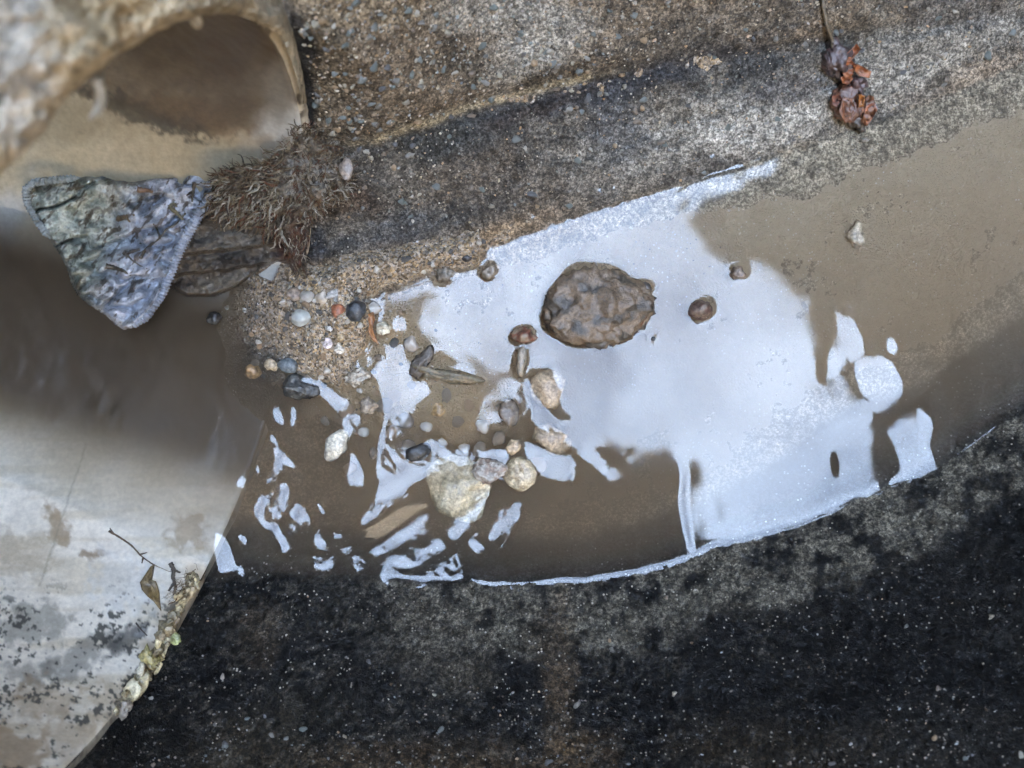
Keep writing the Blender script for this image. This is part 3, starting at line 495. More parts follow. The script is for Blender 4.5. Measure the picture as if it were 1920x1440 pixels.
rock('tan_pebble','tan sandy pebble in the water just right of the black bead','pebble',917,508,.0004,14,13,12,(.2,.16,.115),M_stone,0,.35,1.5,.15,3,None,13); PROT.append((917,508,12,11,0))
rock('sandy_pebble','grey brown sandy pebble in a water ring at the shore','pebble',833,515,.0004,17,14,12,(.17,.14,.105),M_rough,0,.35,1.5,.2,3,None,14); PROT.append((833,515,15,12,0))
rock('brown_pebble','brown pebble at the tip of the sunken sand on the right of the reflection','pebble',1382,512,.0001,14,12,10,(.17,.12,.085),M_stone,0,.35,1.5,.1,3,None,15); PROT.append((1382,510,12,10,0))
rock('red_pebble','rounded orange red pebble beside the black speckled pebble','pebble',635,584,.0030,14,15,13,(.30,.105,.05),M_stone,0,.15,1.2,.03,3,None,16)
rock('black_pebble','round black speckled pebble between the red pebble and the orange leaf scrap','pebble',668,581,.0026,18,19,15,(.05,.057,.065),M_stone,0,.15,1.2,.03,3,None,17,(.014,.015,.018))
rock('grey_pebble','translucent grey white pebble left of the red pebble','pebble',564,596,.0026,18,17,13,(.40,.41,.38),M_quartz,0,.2,1.2,.03,3,None,18)
rock('clear_pebble','small clear pebble above the grey white pebble on the sand','pebble',573,558,.0026,14,12,10,(.34,.31,.27),M_quartz,0,.25,1.3,.03,3,None,19)
rock('tan_pebble','smooth tan pebble in the sand beside the small clear pebble','pebble',551,553,.0024,13,12,9,(.24,.175,.125),M_stone,0,.25,1.3,.03,3,None,20)
rock('cream_pebble','peach cream pebble between the small clear pebble and the white chip','pebble',604,560,.0026,12,12,9,(.42,.35,.27),M_quartz,0,.25,1.3,.03,3,None,21)
rock('white_chip','ragged white chip lying above the red pebble','stone chip',634,553,.0034,17,9,7,(.55,.52,.48),M_stone,-8,.5,1.6,.2,3,None,22)
rock('clear_pebble','rounded glassy pebble at the waterline left of the sunken sand tongue','pebble',702,578,.0016,13,12,9,(.38,.35,.31),M_quartz,0,.25,1.3,.03,3,None,23)
rock('white_chip','squarish cream white chip right of the orange leaf scrap','stone chip',719,614,.0020,13,13,9,(.60,.55,.42),M_stone,10,.4,1.4,.1,3,None,24)
rock('yellow_pebble','small yellow tan pebble left of the blue glint in the gravel','pebble',638,632,.0026,7,8,6,(.42,.31,.17),M_stone,0,.2,1.3,0,3,None,25)
rock('white_chip','tiny white chip left of the small yellow pebble','stone chip',618,616,.0028,7,6,5,(.6,.58,.54),M_stone,0,.4,1.5,0,2,None,26)
rock('white_chip','small pointed white chip below the spiral snail shell','stone chip',637,655,.0022,9,8,6,(.58,.52,.43),M_stone,30,.4,1.5,.1,3,None,27)
rock('brown_pebble','orange tan lump sunk in the muddy water left of the cream pebble','pebble',474,695,-.0012,17,15,10,(.34,.21,.10),M_stone,0,.3,1.4,.15,3,None,28)
rock('cream_pebble','split cream pebble beside the orange tan lump','pebble',508,684,.0002,15,11,9,(.46,.37,.25),M_stone,10,.35,1.5,.1,3,None,29)
rock('grey_pebble','blue grey pebble under the water above the black pebble','pebble',541,684,-.0012,18,17,12,(.13,.155,.17),M_stone,0,.2,1.2,.03,3,None,30)
rock('black_stone','larger lumpy black stone half under water left of the puddle','stone',560,726,-.0002,33,21,15,(.022,.024,.024),M_rough,28,.35,1.4,.2,4,None,31,(.06,.058,.05))
rock('pitted_coral','cream pitted coral fragment full of little holes','coral',670,707,.0012,27,13,10,(.46,.41,.33),M_rough,-16,.35,1.6,.45,4,None,32,(.2,.165,.12))
rock('grey_pebble','grainy grey tan pebble below the pitted coral','pebble',691,760,.0,16,16,11,(.26,.21,.155),M_rough,0,.3,1.5,.3,3,None,33)
rock('white_pebble','elongated cream white pebble in the rippled water','pebble',630,838,-.0006,20,31,12,(.62,.57,.46),M_stone,38,.22,1.2,.03,3,None,34)
rock('black_pebble','black wedge shaped stone behind the big cream pebble','stone',786,848,-.0008,27,17,13,(.018,.019,.02),M_stone,-18,.3,1.2,.08,3,None,35)
rock('cream_pebble','big smooth cream pebble lit under the ripples, largest pale stone','pebble',866,914,-.0034,60,50,18,(.46,.385,.25),M_stone,12,.3,1.3,.10,4,None,36)
rock('shell_scrap','ridged grey white shell scrap touching the big cream pebble','shell',918,884,.0004,28,19,13,(.40,.36,.31),M_rough,15,.4,1.5,.25,4,None,37,(.22,.16,.12))
rock('tan_pebble','round mottled tan pebble right of the ridged shell scrap','pebble',975,888,.0000,29,32,16,(.50,.41,.27),M_stone,0,.18,1.2,.05,4,None,38,(.30,.23,.14))
rock('tan_pebble','small sandy pebble above the round mottled pebble','pebble',962,836,-.0006,14,14,10,(.42,.31,.19),M_stone,0,.3,1.3,.05,3,None,39)
rock('orange_pebble','blurred orange pebble sunk under the water right of the white glint','pebble',822,768,-.0020,17,15,10,(.42,.26,.11),M_stone,0,.2,1.2,.03,3,None,40)
rock('grey_pebble','pale grey pebble under water at the left edge of the big reflection','pebble',770,645,-.0004,14,14,10,(.32,.28,.24),M_quartz,0,.25,1.3,.05,3,None,41)
rock('mossy_lump','ragged olive brown mossy scrap at the edge of the big reflection','debris',836,705,.0006,46,12,9,(.11,.09,.05),M_rough,12,.6,1.8,.5,4,None,42,(.22,.16,.09)); PROT.append((836,703,44,10,12))
rock('mossy_lump','dark mossy scrap trailing above the olive brown one','debris',792,680,.0002,13,30,8,(.07,.055,.042),M_rough,30,.5,1.8,.4,3,None,43); PROT.append((795,684,9,26,30))
rock('tan_stone','angular tan stone sunk in the reflection above the second sunken one','stone',1026,735,-.0012,34,44,12,(.36,.26,.16),M_stone,-25,.35,1.2,.08,3,None,44)
rock('tan_stone','lower of two tan stones sunk at the edge of the big reflection','stone',1030,822,-.0012,36,24,12,(.34,.245,.15),M_stone,30,.35,1.2,.08,3,None,45)
rock('brown_stone','dark brown stone under the ripples between the white glints','stone',955,775,-.0008,17,24,10,(.15,.11,.075),M_stone,0,.3,1.3,.08,3,None,46)
rock('tan_pebble','pale tan pebble alone in the murky water on the right','pebble',1607,443,-.0012,16,24,10,(.42,.33,.22),M_stone,0,.3,1.3,.08,3,None,47)
rock('grey_pebble','dark grey pebble on the sand under the flap tip side','pebble',401,597,.0012,13,12,10,(.045,.045,.045),M_stone,0,.25,1.3,.1,3,None,48)
rock('grey_pebble','grey brown pebble in the brown shallows near the wet leaf clump','pebble',1622,262,.0006,8,6,5,(.2,.17,.13),M_stone,0,.25,1.3,.1,2,None,49)
# spiral shell
sn=thing('snail_shell','tiny pinkish white spiral snail shell on the gravel','shell',P(613,645,max(.0028,float(sand_h(np.array([P(613,645)[0]]),np.array([P(613,645)[1]]))[0])+.0004))); t=np.linspace(0,1,44); an=t*4.6*np.pi; rr=.0002+.00085*t**1.3
v,f=tube(np.stack([rr*np.cos(an),rr*np.sin(an),.0006*(1-t)],-1),.00012+.00038*t**1.2,8); link('whorl',mesh_tri('whorl',v,f,(.62,.52,.5),M_stone),parent=sn)
# leaf scrap
def flake(name,poly,z0,curl,colr,mat,parent=None,thick=.00022,pfun=None,nn=10,**kw):
    xs=np.array([p[0] for p in poly]);ys=np.array([p[1] for p in poly]); cx,cy=xs.mean(),ys.mean(); V=[];
    ring=[1.,.66,.33]; n=len(poly); pf=pfun or (lambda x,y,h: P(x,y,z0+h)); fx=[]
    for lay in (0,1):
        for r in ring:
            for i,(x,y) in enumerate(poly):
                h=curl*(r*r)*(.6+.8*rng.random())+(thick*8*(vn(np.array([x*.07+r*2]),np.array([y*.07]),2)[0]-.5)) if lay==0 else None
                if lay==0: V.append(pf(cx+(x-cx)*r,cy+(y-cy)*r,h))
                else: V.append(V[len(V)-3*n-1+0] - np.array([0,0,thick])) if False else V.append(V[ring.index(r)*n+i]-np.array([0,0,thick]))
        V.append(pf(cx,cy,.0) if lay==0 else V[3*n]-np.array([0,0,thick]))
    m=3*n+1
    for lay in (0,1):
        o_=lay*m
        for k in range(2):
            for i in range(n):
                q=(o_+k*n+i,o_+(k+1)*n+i,o_+(k+1)*n+(i+1)%n,o_+k*n+(i+1)%n); fx.append(q if lay==0 else q[::-1])
        for i in range(n):
            q=(o_+2*n+i,o_+3*n,o_+2*n+(i+1)%n); fx.append(q if lay==0 else q[::-1])
    for i in range(n): fx.append((i,(i+1)%n,m+(i+1)%n,m+i))
    V=np.array(V); org=np.array(parent.location) if parent is not None else pf(cx,cy,0.); me=mesh_tri(name,V-org,fx,np.array(colr)*np.ones((len(V),1))*(.75+.5*rng.random((len(V),1))),mat)
    o=link(name,me,parent=parent,**kw)
    if parent is None: o.location=org
    return o
flake('leaf_scrap',[(688,590),(700,584),(703,600),(697,615),(704,632),(712,648),(700,640),(690,622),(692,606)],.0030,.0012,(.34,.15,.05),M_leaf,label='curled orange leaf scrap standing between the black pebble and the cream chip',cat='leaf scrap')
# countable small gravel on the bank
GR=[((.46,.42,.36),'pale'),((.26,.2,.14),'tan'),((.09,.085,.08),'dark'),((.36,.24,.14),'orange brown')]
gms=[]
for k,(cc,nm) in enumerate(GR):
    for j in range(3): v0,f0=I2; v=v0*(1+.6*(vn3(v0*1.4+k*7+j*3)-.5))[:,None]*np.array([1.1,.9,.7]); gms.append(mesh_of('gravel_pebble',v,f0,np.array(cc)*np.ones((len(v),1)),mat=M_stone if k else M_quartz))
LM=[('the red pebble',635,584),('the grey white pebble',564,596),('the orange leaf scrap',700,612),('the spiral snail shell',613,645),('the black bead',875,483),('the pitted coral',670,707),('the white ragged chip',634,553),('the bare white pipe patch',535,512),('the cream chip pair',719,614),('the split cream pebble',508,684),('the sandy pebble in its water ring',833,515),('the larger lumpy black stone',560,726),('the dark grey pebble on the sand',401,597)]
used=set(); cnt=0; tries=0
while cnt<104 and tries<9000:
    tries+=1; x=rng.uniform(410,960); y=rng.uniform(440,760) if x<760 else rng.uniform(440,520)
    p=P(x,y,0); z=float(sand_h(np.array([p[0]]),np.array([p[1]]))[0]); tz=float(terrain(np.array([p[0]]),np.array([p[1]]))[0][0])
    if z<tz or z<-.0035 or rng.random()>math.exp(-((x-640)/130)**2-((y-590)/110)**2)*.85+.15: continue
    k=rng.integers(0,4); nm,lx_,ly_=min(LM,key=lambda q:(q[1]-x)**2+(q[2]-y)**2); dx,dy=x-lx_,y-ly_
    if math.hypot(dx,dy)<22: continue
    dr_=('right of' if dx>0 else 'left of') if abs(dx)>1.6*abs(dy) else ('above' if dy<0 else 'below') if abs(dy)>1.6*abs(dx) else ('above and ' if dy<0 else 'below and ')+('right of' if dx>0 else 'left of')
    lb='small %s gravel pebble %s %s'%(GR[k][1],dr_,nm)
    if lb in used: continue
    used.add(lb); s=rng.uniform(.00035,.00085)*(1 if cnt>25 else 1.35); o=link('gravel_pebble',gms[k*3+rng.integers(0,3)],None,lb,'pebble','small gravel pebbles in the sand'); o.location=P(x,y,z+s*.2); o.scale=(s,s,s); o.rotation_euler=(rng.normal(0,.5),rng.normal(0,.5),rng.uniform(0,6.28)); cnt+=1
LM2=[('the big cream pebble',866,914),('the round mottled tan pebble',975,888),('the black wedge shaped stone',786,848),('the elongated white pebble',630,838),('the blurred orange pebble',822,768),('the lower sunken tan stone',1030,822),('the pitted coral',670,707),('the ragged mossy scrap',836,705),('the grainy grey tan pebble',691,760),('the dark brown stone',955,775)]
for i,(x,y) in enumerate(((742,742),(772,722),(800,800),(838,742),(858,790),(880,760),(905,800),(760,790),(735,812),(720,760),(830,830),(900,842),(935,822),(650,770),(682,810),(700,850),(1005,872),(940,850),(870,840),(765,835),(610,790),(655,880))):
    k=(3,1,0,1,1,3,0,1)[i%8]; s=rng.uniform(.0011,.0021); nm,lx_,ly_=min(LM2,key=lambda q:(q[1]-x)**2+(q[2]-y)**2); dx,dy=x-lx_,y-ly_; lb='sunken %s pebble under the ripples %s %s'%(GR[k][1],('right of' if dx>0 else 'left of') if abs(dx)>1.5*abs(dy) else ('above' if dy<0 else 'below') if abs(dy)>1.5*abs(dx) else ('above and ' if dy<0 else 'below and ')+('right of' if dx>0 else 'left of'),nm)
    if lb in used or math.hypot(dx,dy)<20: continue
    used.add(lb); o=link('sunken_pebble',gms[k*3+i%3],None,lb,'pebble','sunken pebbles under the ripples'); o.location=P(x,y,-.0012-s*.35); o.scale=(s,s,s*.8); o.rotation_euler=(0,0,rng.uniform(0,6.28))
# ---------------------------------------------------------------- wet leaf clump at the upper right
lc=thing('leaf_clump','rust brown clump of wet rotting leaf hanging on its stem at the upper right waterline','leaf clump',Pt(1590,150))
def lp(x,y,h): p=Pt(x,y); return P(x,y,p[2]+h)
sp_=spline([lp(x,y,h) for x,y,h in ((1540,-24,.0012),(1545,20,.0012),(1551,50,.0011),(1560,75,.0016),(1568,98,.002))],26); v,f=tube(sp_,np.interp(np.linspace(0,1,26),[0,.5,1],[.0004,.00045,.0007]),8,.35); link('stem',mesh_tri('stem',v-np.array(lc.location),f,(.10,.075,.045),M_leaf),parent=lc)
for (x,y,rx,ry,a,c) in ((1570,108,26,34,20,(.055,.035,.033)),(1590,190,27,33,-20,(.105,.045,.026)),(1604,160,20,17,0,(.06,.032,.03)),(1608,226,17,20,20,(.045,.032,.024)),(1620,205,14,24,0,(.15,.055,.02))):
    v0=I4[0]; r=1+.9*(vn3(v0*1.6+x*.1)-.5)+.5*(vn3(v0*4.5+y*.1)-.5); v=v0*r[:,None]*np.array([rx,ry,20])*S; a_=R_(a); v=np.stack([v[:,0]*math.cos(a_)-v[:,1]*math.sin(a_),v[:,0]*math.sin(a_)+v[:,1]*math.cos(a_),v[:,2]],-1)
    link('leaf_wad',mesh_of('leaf_wad',v+lp(x,y,.0012)-np.array(lc.location),I4[1],np.array(c)*(.6+.8*vn3(v0*3+2))[:,None],mat=M_leaf),parent=lc)
for poly,c in (([(1578,110),(1592,96),(1606,82),(1614,92),(1602,108),(1590,122),(1580,124)],(.30,.105,.04)),([(1582,120),(1596,112),(1606,122),(1600,140),(1586,146),(1578,134)],(.28,.09,.03)),([(1600,118),(1616,124),(1634,134),(1630,146),(1612,142),(1602,132)],(.33,.115,.04)),([(1576,144),(1590,138),(1600,146),(1592,158),(1580,156)],(.25,.08,.03)),([(1580,182),(1600,184),(1606,204),(1598,228),(1584,230),(1574,208)],(.17,.065,.03)),([(1624,196),(1640,192),(1646,206),(1636,222),(1626,236),(1620,216)],(.27,.09,.035)),([(1560,180),(1572,174),(1580,186),(1570,200),(1560,196)],(.15,.05,.028)),([(1610,176),(1622,180),(1620,200),(1610,202)],(.34,.13,.03))):
    flake('leaf_shred',poly,0,.0016,c,M_leaf,parent=lc,thick=.0003,pfun=lambda x,y,h: lp(x,y,.0026+h))
# ---------------------------------------------------------------- bits lying on the pipe and the flap
def stick(label,pts,r,colr,pf,mat=M_leaf,name='twig',cat='twig',extra=()):
    p=spline([pf(*q) for q in pts],max(14,len(pts)*6)); org=p[0]; o=thing(name,label,cat,org); v,f=tube(p-org,np.linspace(r,r*.5,len(p)),6,.5); link('stalk',mesh_tri('stalk',v,f,colr,mat),parent=o)
    for e in extra: e_=spline([pf(*q) for q in e],10); v,f=tube(e_-org,np.linspace(r*.8,r*.35,10),6,.5); link('side_shoot',mesh_tri('side_shoot',v,f,colr,mat),parent=o)
    return o
pf=lambda x,y: Ppipe(x,y,RP-.0004); zf=lambda x,y: P(x,y,float(flap_z(np.array([[float(x)]]),np.array([[float(y)]]))[0,0])+.0002)
stick('thin bent twig lying on the bare white lower side of the pipe',[(204,996),(222,1006),(246,1022),(264,1042),(280,1054),(290,1060)],.00028,(.12,.075,.04),pf,extra=([(212,1000),(206,990)],[(262,1040),(276,1036)],[(268,1046),(266,1056)]))
stick('fine pale strand joining the thin twig to the moss at the pipe rim',[(290,1060),(304,1066),(318,1072),(328,1070)],.00012,(.3,.24,.15),pf,name='strand',cat='strand')
stick('dark crumpled stalk at the pipe rim above the yellow foam',[(320,1056),(326,1068),(324,1084),(330,1100),(326,1116)],.00055,(.06,.045,.03),pf,extra=([(322,1066),(338,1074)],[(328,1090),(316,1108)]))
stick('short dark bristle poking over the pipe rim lower down',[(255,1168),(264,1180),(276,1192)],.00022,(.05,.035,.03),pf,name='bristle',cat='bristle')
flake('leaf_flake',[(290,1058),(282,1062),(272,1078),(262,1092),(266,1106),(276,1118),(288,1128),(302,1146),(300,1130),(298,1108),(292,1090),(278,1086),(284,1072)],0,.0007,(.20,.135,.055),M_leaf,pfun=lambda x,y,h: Ppipe(x,y,RP-.0006-h),label='wet olive brown leaf flake stuck on the white pipe beside the yellow foam',cat='leaf scrap')
stick('forked dark twig lying across the blue grey flap',[(262,484),(272,470),(284,458),(300,446),(312,430)],.00042,(.075,.06,.04),zf,extra=([(300,446),(296,432),(288,420)],[(284,458),(262,456)],[(312,430),(326,424),(336,414)]))
stick('short thick dark twig low on the flap',[(198,499),(214,502),(232,508),(246,516)],.00062,(.06,.048,.034),zf)
stick('thin dark twig sloping down the middle of the flap',[(236,476),(248,488),(262,498),(276,504)],.00025,(.09,.075,.055),zf)
stick('dark twig pointing left near the middle of the flap',[(232,476),(248,472),(262,468)],.00055,(.04,.035,.03),zf)
stick('mossy crumb with a stalk high on the right of the flap',[(318,388),(332,400),(344,412)],.0006,(.11,.095,.05),zf,name='moss_crumb',cat='moss',extra=([(318,388),(326,380),(332,388)],[(340,408),(348,400)]))
stick('dark feathery moss crumb where the flap meets the roots',[(364,342),(362,358),(360,378)],.0005,(.06,.05,.035),zf,name='moss_crumb',cat='moss',extra=([(364,346),(378,342)],[(362,358),(350,366)]))
stick('rusty moss crumb near the top edge of the flap',[(258,356),(272,357),(286,360)],.0007,(.15,.085,.045),zf,name='moss_crumb',cat='moss')
stick('brown moss crumb beside the green hollow of the flap',[(222,410),(238,406),(252,404)],.0007,(.13,.09,.05),zf,name='moss_crumb',cat='moss',extra=([(238,406),(244,416)],))
# ---------------------------------------------------------------- yellow foam bead along the lower rim
fb=thing('foam_bead','bead of yellowish hardened foam lumps along the lower rim of the pipe','sealant',Pplane(290,1220,.002))
for i,(x,y,rx,ry,a,c) in enumerate(((362,1092,14,15,0,(.34,.29,.17)),(352,1114,11,16,-25,(.38,.31,.19)),(341,1132,8,13,-30,(.30,.25,.14)),(325,1160,11,13,0,(.22,.165,.10)),(313,1180,12,13,10,(.27,.22,.13)),(302,1190,10,10,0,(.25,.2,.12)),(308,1206,7,16,-10,(.46,.42,.28)),(326,1202,10,13,0,(.34,.36,.13)),(276,1232,12,13,0,(.32,.28,.12)),(288,1240,9,8,0,(.28,.24,.09)),(300,1236,9,7,0,(.34,.28,.12)),(284,1250,9,6,0,(.26,.21,.09)),(265,1258,6,11,-20,(.50,.47,.36)),(276,1266,10,10,0,(.30,.27,.17)),(262,1278,12,14,-15,(.38,.33,.19)),(248,1296,12,15,-20,(.50,.45,.29)),(240,1312,10,11,0,(.42,.37,.24)),(229,1330,14,13,0,(.20,.17,.13)))+tuple((px_,py_,rng.uniform(4,8),rng.uniform(5,12),rng.uniform(-50,20),(.36*q_,.30*q_,.17*q_)) for px_,py_,q_ in zip(np.interp(np.linspace(0,1,44),[0,.3,.6,1],[366,322,288,226])+rng.normal(0,6,44),np.interp(np.linspace(0,1,44),[0,.3,.6,1],[1080,1168,1240,1336])+rng.normal(0,5,44),rng.uniform(.35,1.5,44)))):
    v0=I3[0]; v=v0*(1+1.3*(vn3(v0*1.5+i*4)-.5)+.6*(vn3(v0*5+i)-.5))[:,None]*np.array([rx*.95,ry*1.05,5.])*S; a_=R_(a); v=np.stack([v[:,0]*math.cos(a_)-v[:,1]*math.sin(a_),v[:,0]*math.sin(a_)+v[:,1]*math.cos(a_),v[:,2]],-1)
    p=Pplane(x,y,.0012); link('foam_lump',mesh_of('foam_lump',v+p-np.array(fb.location),I3[1],np.array(c)*(.7+.6*vn3(v0*2.5+i))[:,None],mat=M_stone),parent=fb)
me_=thing('rim_moss','dark dead moss sprigs on the pipe rim at the waterline above the yellow foam','moss',Pplane(350,1085,.001))
for i in range(46):
    x=rng.uniform(318,372); y=1070+ (372-x)*.9+rng.normal(0,11); k=rng.integers(0,14); o=link('moss_sprig',rme[k],parent=me_); o.location=Vector(Pplane(x,y,.0015))-me_.location; o.rotation_euler=(rng.uniform(0,6.28),rng.normal(-.3,.3),rng.uniform(1.2,4.4)); s=rng.uniform(.0012,.0028); o.scale=(s,s*.7,s*.7)
# ---------------------------------------------------------------- water: ripples solved from the slopes seen in the photo
def Z5(*p): return [(400+u/2.743,740+v/2.743) for u,v in p]
def Z8(*p): return [(560+u/6.4,620+v/6.4) for u,v in p]
def Z7(*p): return [(1200+u/3.2,560+v/3.2) for u,v in p]
BLUE=[Z5((305,80),(350,75),(368,140),(362,195),(345,150),(325,150),(310,140)),
Z5((405,60),(427,60),(422,130),(402,190),(392,150)),
Z5((290,215),(318,205),(345,280),(420,350),(410,390),(340,350),(320,380),(285,460),(265,465),(300,400),(315,330),(290,260)),
Z5((215,370),(245,370),(245,410),(220,415)),Z5((445,390),(468,390),(465,435),(445,440)),
Z5((115,450),(150,410),(178,420),(150,465),(110,485)),
Z5((200,590),(330,500),(380,440),(392,500),(370,540),(300,575),(250,570)),
Z5((205,600),(260,555),(275,600),(260,640),(295,640),(265,700),(230,650)),
Z5((335,590),(395,535),(403,555),(350,605)),
Z5((370,620),(430,550),(490,600),(505,655),(440,665),(400,635)),
Z5((520,545),(550,555),(582,610),(570,637),(530,585)),
Z5((290,650),(340,660),(385,740),(388,805),(350,818),(345,780),(310,720)),
Z5((515,735),(560,720),(595,765),(545,797),(520,780)),Z5((610,708),(672,713),(650,742),(620,747)),
Z5((0,740),(50,705),(90,770),(122,870),(90,910),(30,922),(5,830)),
Z5((115,715),(160,715),(182,745),(150,777),(120,750)),Z5((115,890),(157,873),(162,905),(130,938)),
Z5((510,850),(560,870),(600,850),(637,808),(612,890),(570,907),(515,892)),
Z5((713,850),(745,823),(792,850),(770,892),(740,912),(716,890)),
Z5((795,815),(900,740),(1000,660),(1102,603),(1090,640),(1000,740),(920,803),(830,833)),
Z5((640,798),(725,772),(722,788),(650,813)),
Z5((1432,478),(1380,525),(1300,635),(1210,710),(1205,747),(1228,752),(1255,705),(1315,655),(1405,535)),
Z5((1588,543),(1560,562),(1503,637),(1468,697),(1412,743),(1420,764),(1475,722),(1505,673),(1550,632)),
Z5((1305,770),(1340,737),(1398,775),(1350,828)),
Z5((905,840),(940,813),(990,828),(1012,858),(1058,853),(1073,798),(1128,775),(1160,742),(1195,742),(1167,764),(1134,805),(1094,834),(1084,882),(1050,893),(1000,897),(950,892),(910,872),(890,895),(884,918),(960,931),(1240,941),(1252,970),(1100,978),(900,993),(857,950),(868,898)),
Z5((1198,903),(1240,925),(1258,900),(1238,830),(1250,807),(1279,880),(1278,932),(1240,947)),
Z5((690,430),(713,283),(742,320),(778,400),(778,455),(740,472),(698,467)),
Z5((890,235),(950,310),(1000,350),(1050,360),(1110,370),(1117,387),(1030,420),(990,480),(930,540),(890,550),(855,580),(852,622),(795,655),(765,682),(757,660),(800,600),(830,590),(838,520),(855,440),(848,400),(880,368),(930,405),(947,380),(900,310)),
Z5((840,440),(838,330),(848,250),(868,150),(880,100),(915,105),(888,180),(875,260),(866,330),(860,420)),
Z5((1097,240),(1130,228),(1200,280),(1240,310),(1280,325),(1298,265),(1308,330),(1270,374),(1230,345),(1180,335),(1150,300),(1143,360),(1122,393),(1108,370),(1120,320),(1097,280)),
Z5((1338,258),(1370,298),(1450,278),(1524,288),(1503,340),(1472,400),(1502,452),(1440,432),(1398,410),(1440,380),(1470,333),(1370,334)),
Z5((1605,235),(1720,298),(1800,318),(1850,365),(1790,447),(1700,422),(1650,372),(1605,312)),
Z8((290,310),(340,300),(400,430),(370,520),(390,640),(440,720),(500,800),(600,820),(600,880),(540,930),(480,980),(430,950),(330,850),(240,770),(170,740),(150,670),(70,650),(0,672),(-20,650),(20,612),(120,595),(200,585),(240,460)),
Z8((1010,130),(1080,190),(1160,200),(1255,165),(1268,260),(1290,430),(1370,395),(1440,440),(1490,540),(1580,740),(1500,770),(1400,850),(1280,930),(1250,980),(1200,1060),(1110,1020),(1060,1120),(1050,1300),(1030,1440),(940,1440),(980,1200),(1020,1050),(990,800),(950,600),(850,510),(920,440),(1060,370)),
Z8((520,1090),(580,1000),(742,985),(738,1080),(650,1190),(590,1240),(530,1240)),
[(640,640),(668,612),(668,640),(655,640),(660,625)],[(735,605),(762,596),(762,618),(738,622)],
Z7((1085,480),(1120,330),(1180,200),(1165,90),(1200,75),(1290,130),(1340,230),(1350,320),(1260,350),(1195,430),(1225,520),(1280,600),(1340,640),(1405,705),(1330,800),(1390,940),(1410,1090),(1440,1130),(1380,1190),(1250,1230),(1200,900),(1100,600)),
Z7((1290,400),(1350,370),(1440,350),(1520,380),(1570,480),(1575,560),(1520,600),(1440,630),(1380,615),(1320,560),(1290,470)),
Z7((1660,680),(1690,670),(1750,720),(1757,780),(1732,870),(1762,970),(1777,1040),(1740,1077),(1660,1082),(1520,1134),(1485,1122),(1570,1040),(1560,960),(1530,900),(1600,850),(1660,820)),
Z7((1480,800),(1530,783),(1585,845),(1530,875)),Z7((1478,260),(1530,242),(1558,290),(1520,343),(1478,312)),

]
def ell(cx,cy,rx,ry,a=0,n=20):
    t=np.linspace(0,2*np.pi,n,endpoint=False); a=np.radians(a); x=rx*np.cos(t); y=ry*np.sin(t)
    return list(zip(cx+x*np.cos(a)-y*np.sin(a),cy+x*np.sin(a)+y*np.cos(a)))
DARK=[ell(1354,946,17,33),ell(1565,870,10,22,-10),[(985,690),(1035,688),(1062,785),(1045,790),(1000,740)],[(985,790),(1030,798),(1072,850),(1020,845),(985,818)],
 [(948,760),(965,745),(978,800),(955,815)],ell(1540,690,9,28,8),Z5((440,600),(475,608),(472,637),(445,627)),Z5((735,860),(765,850),(770,872),(740,887)),
 Z5((850,802),(960,728),(978,725),(900,792)),Z5((1112,262),(1140,252),(1150,290),(1125,310)),Z8((1365,490),(1442,468),(1432,535),(1385,525)),Z5((700,130),(742,108),(712,182)),Z5((305,245),(318,250),(322,280),(308,275))]
RIPPLED=[[(380,640),(640,590),(800,590),(900,670),(1040,670),(1090,830),(1080,900),(1010,960),(930,1110),(380,1110)],[(1510,560),(1700,560),(1800,800),(1780,910),(1640,930),(1590,800),(1530,700)],]

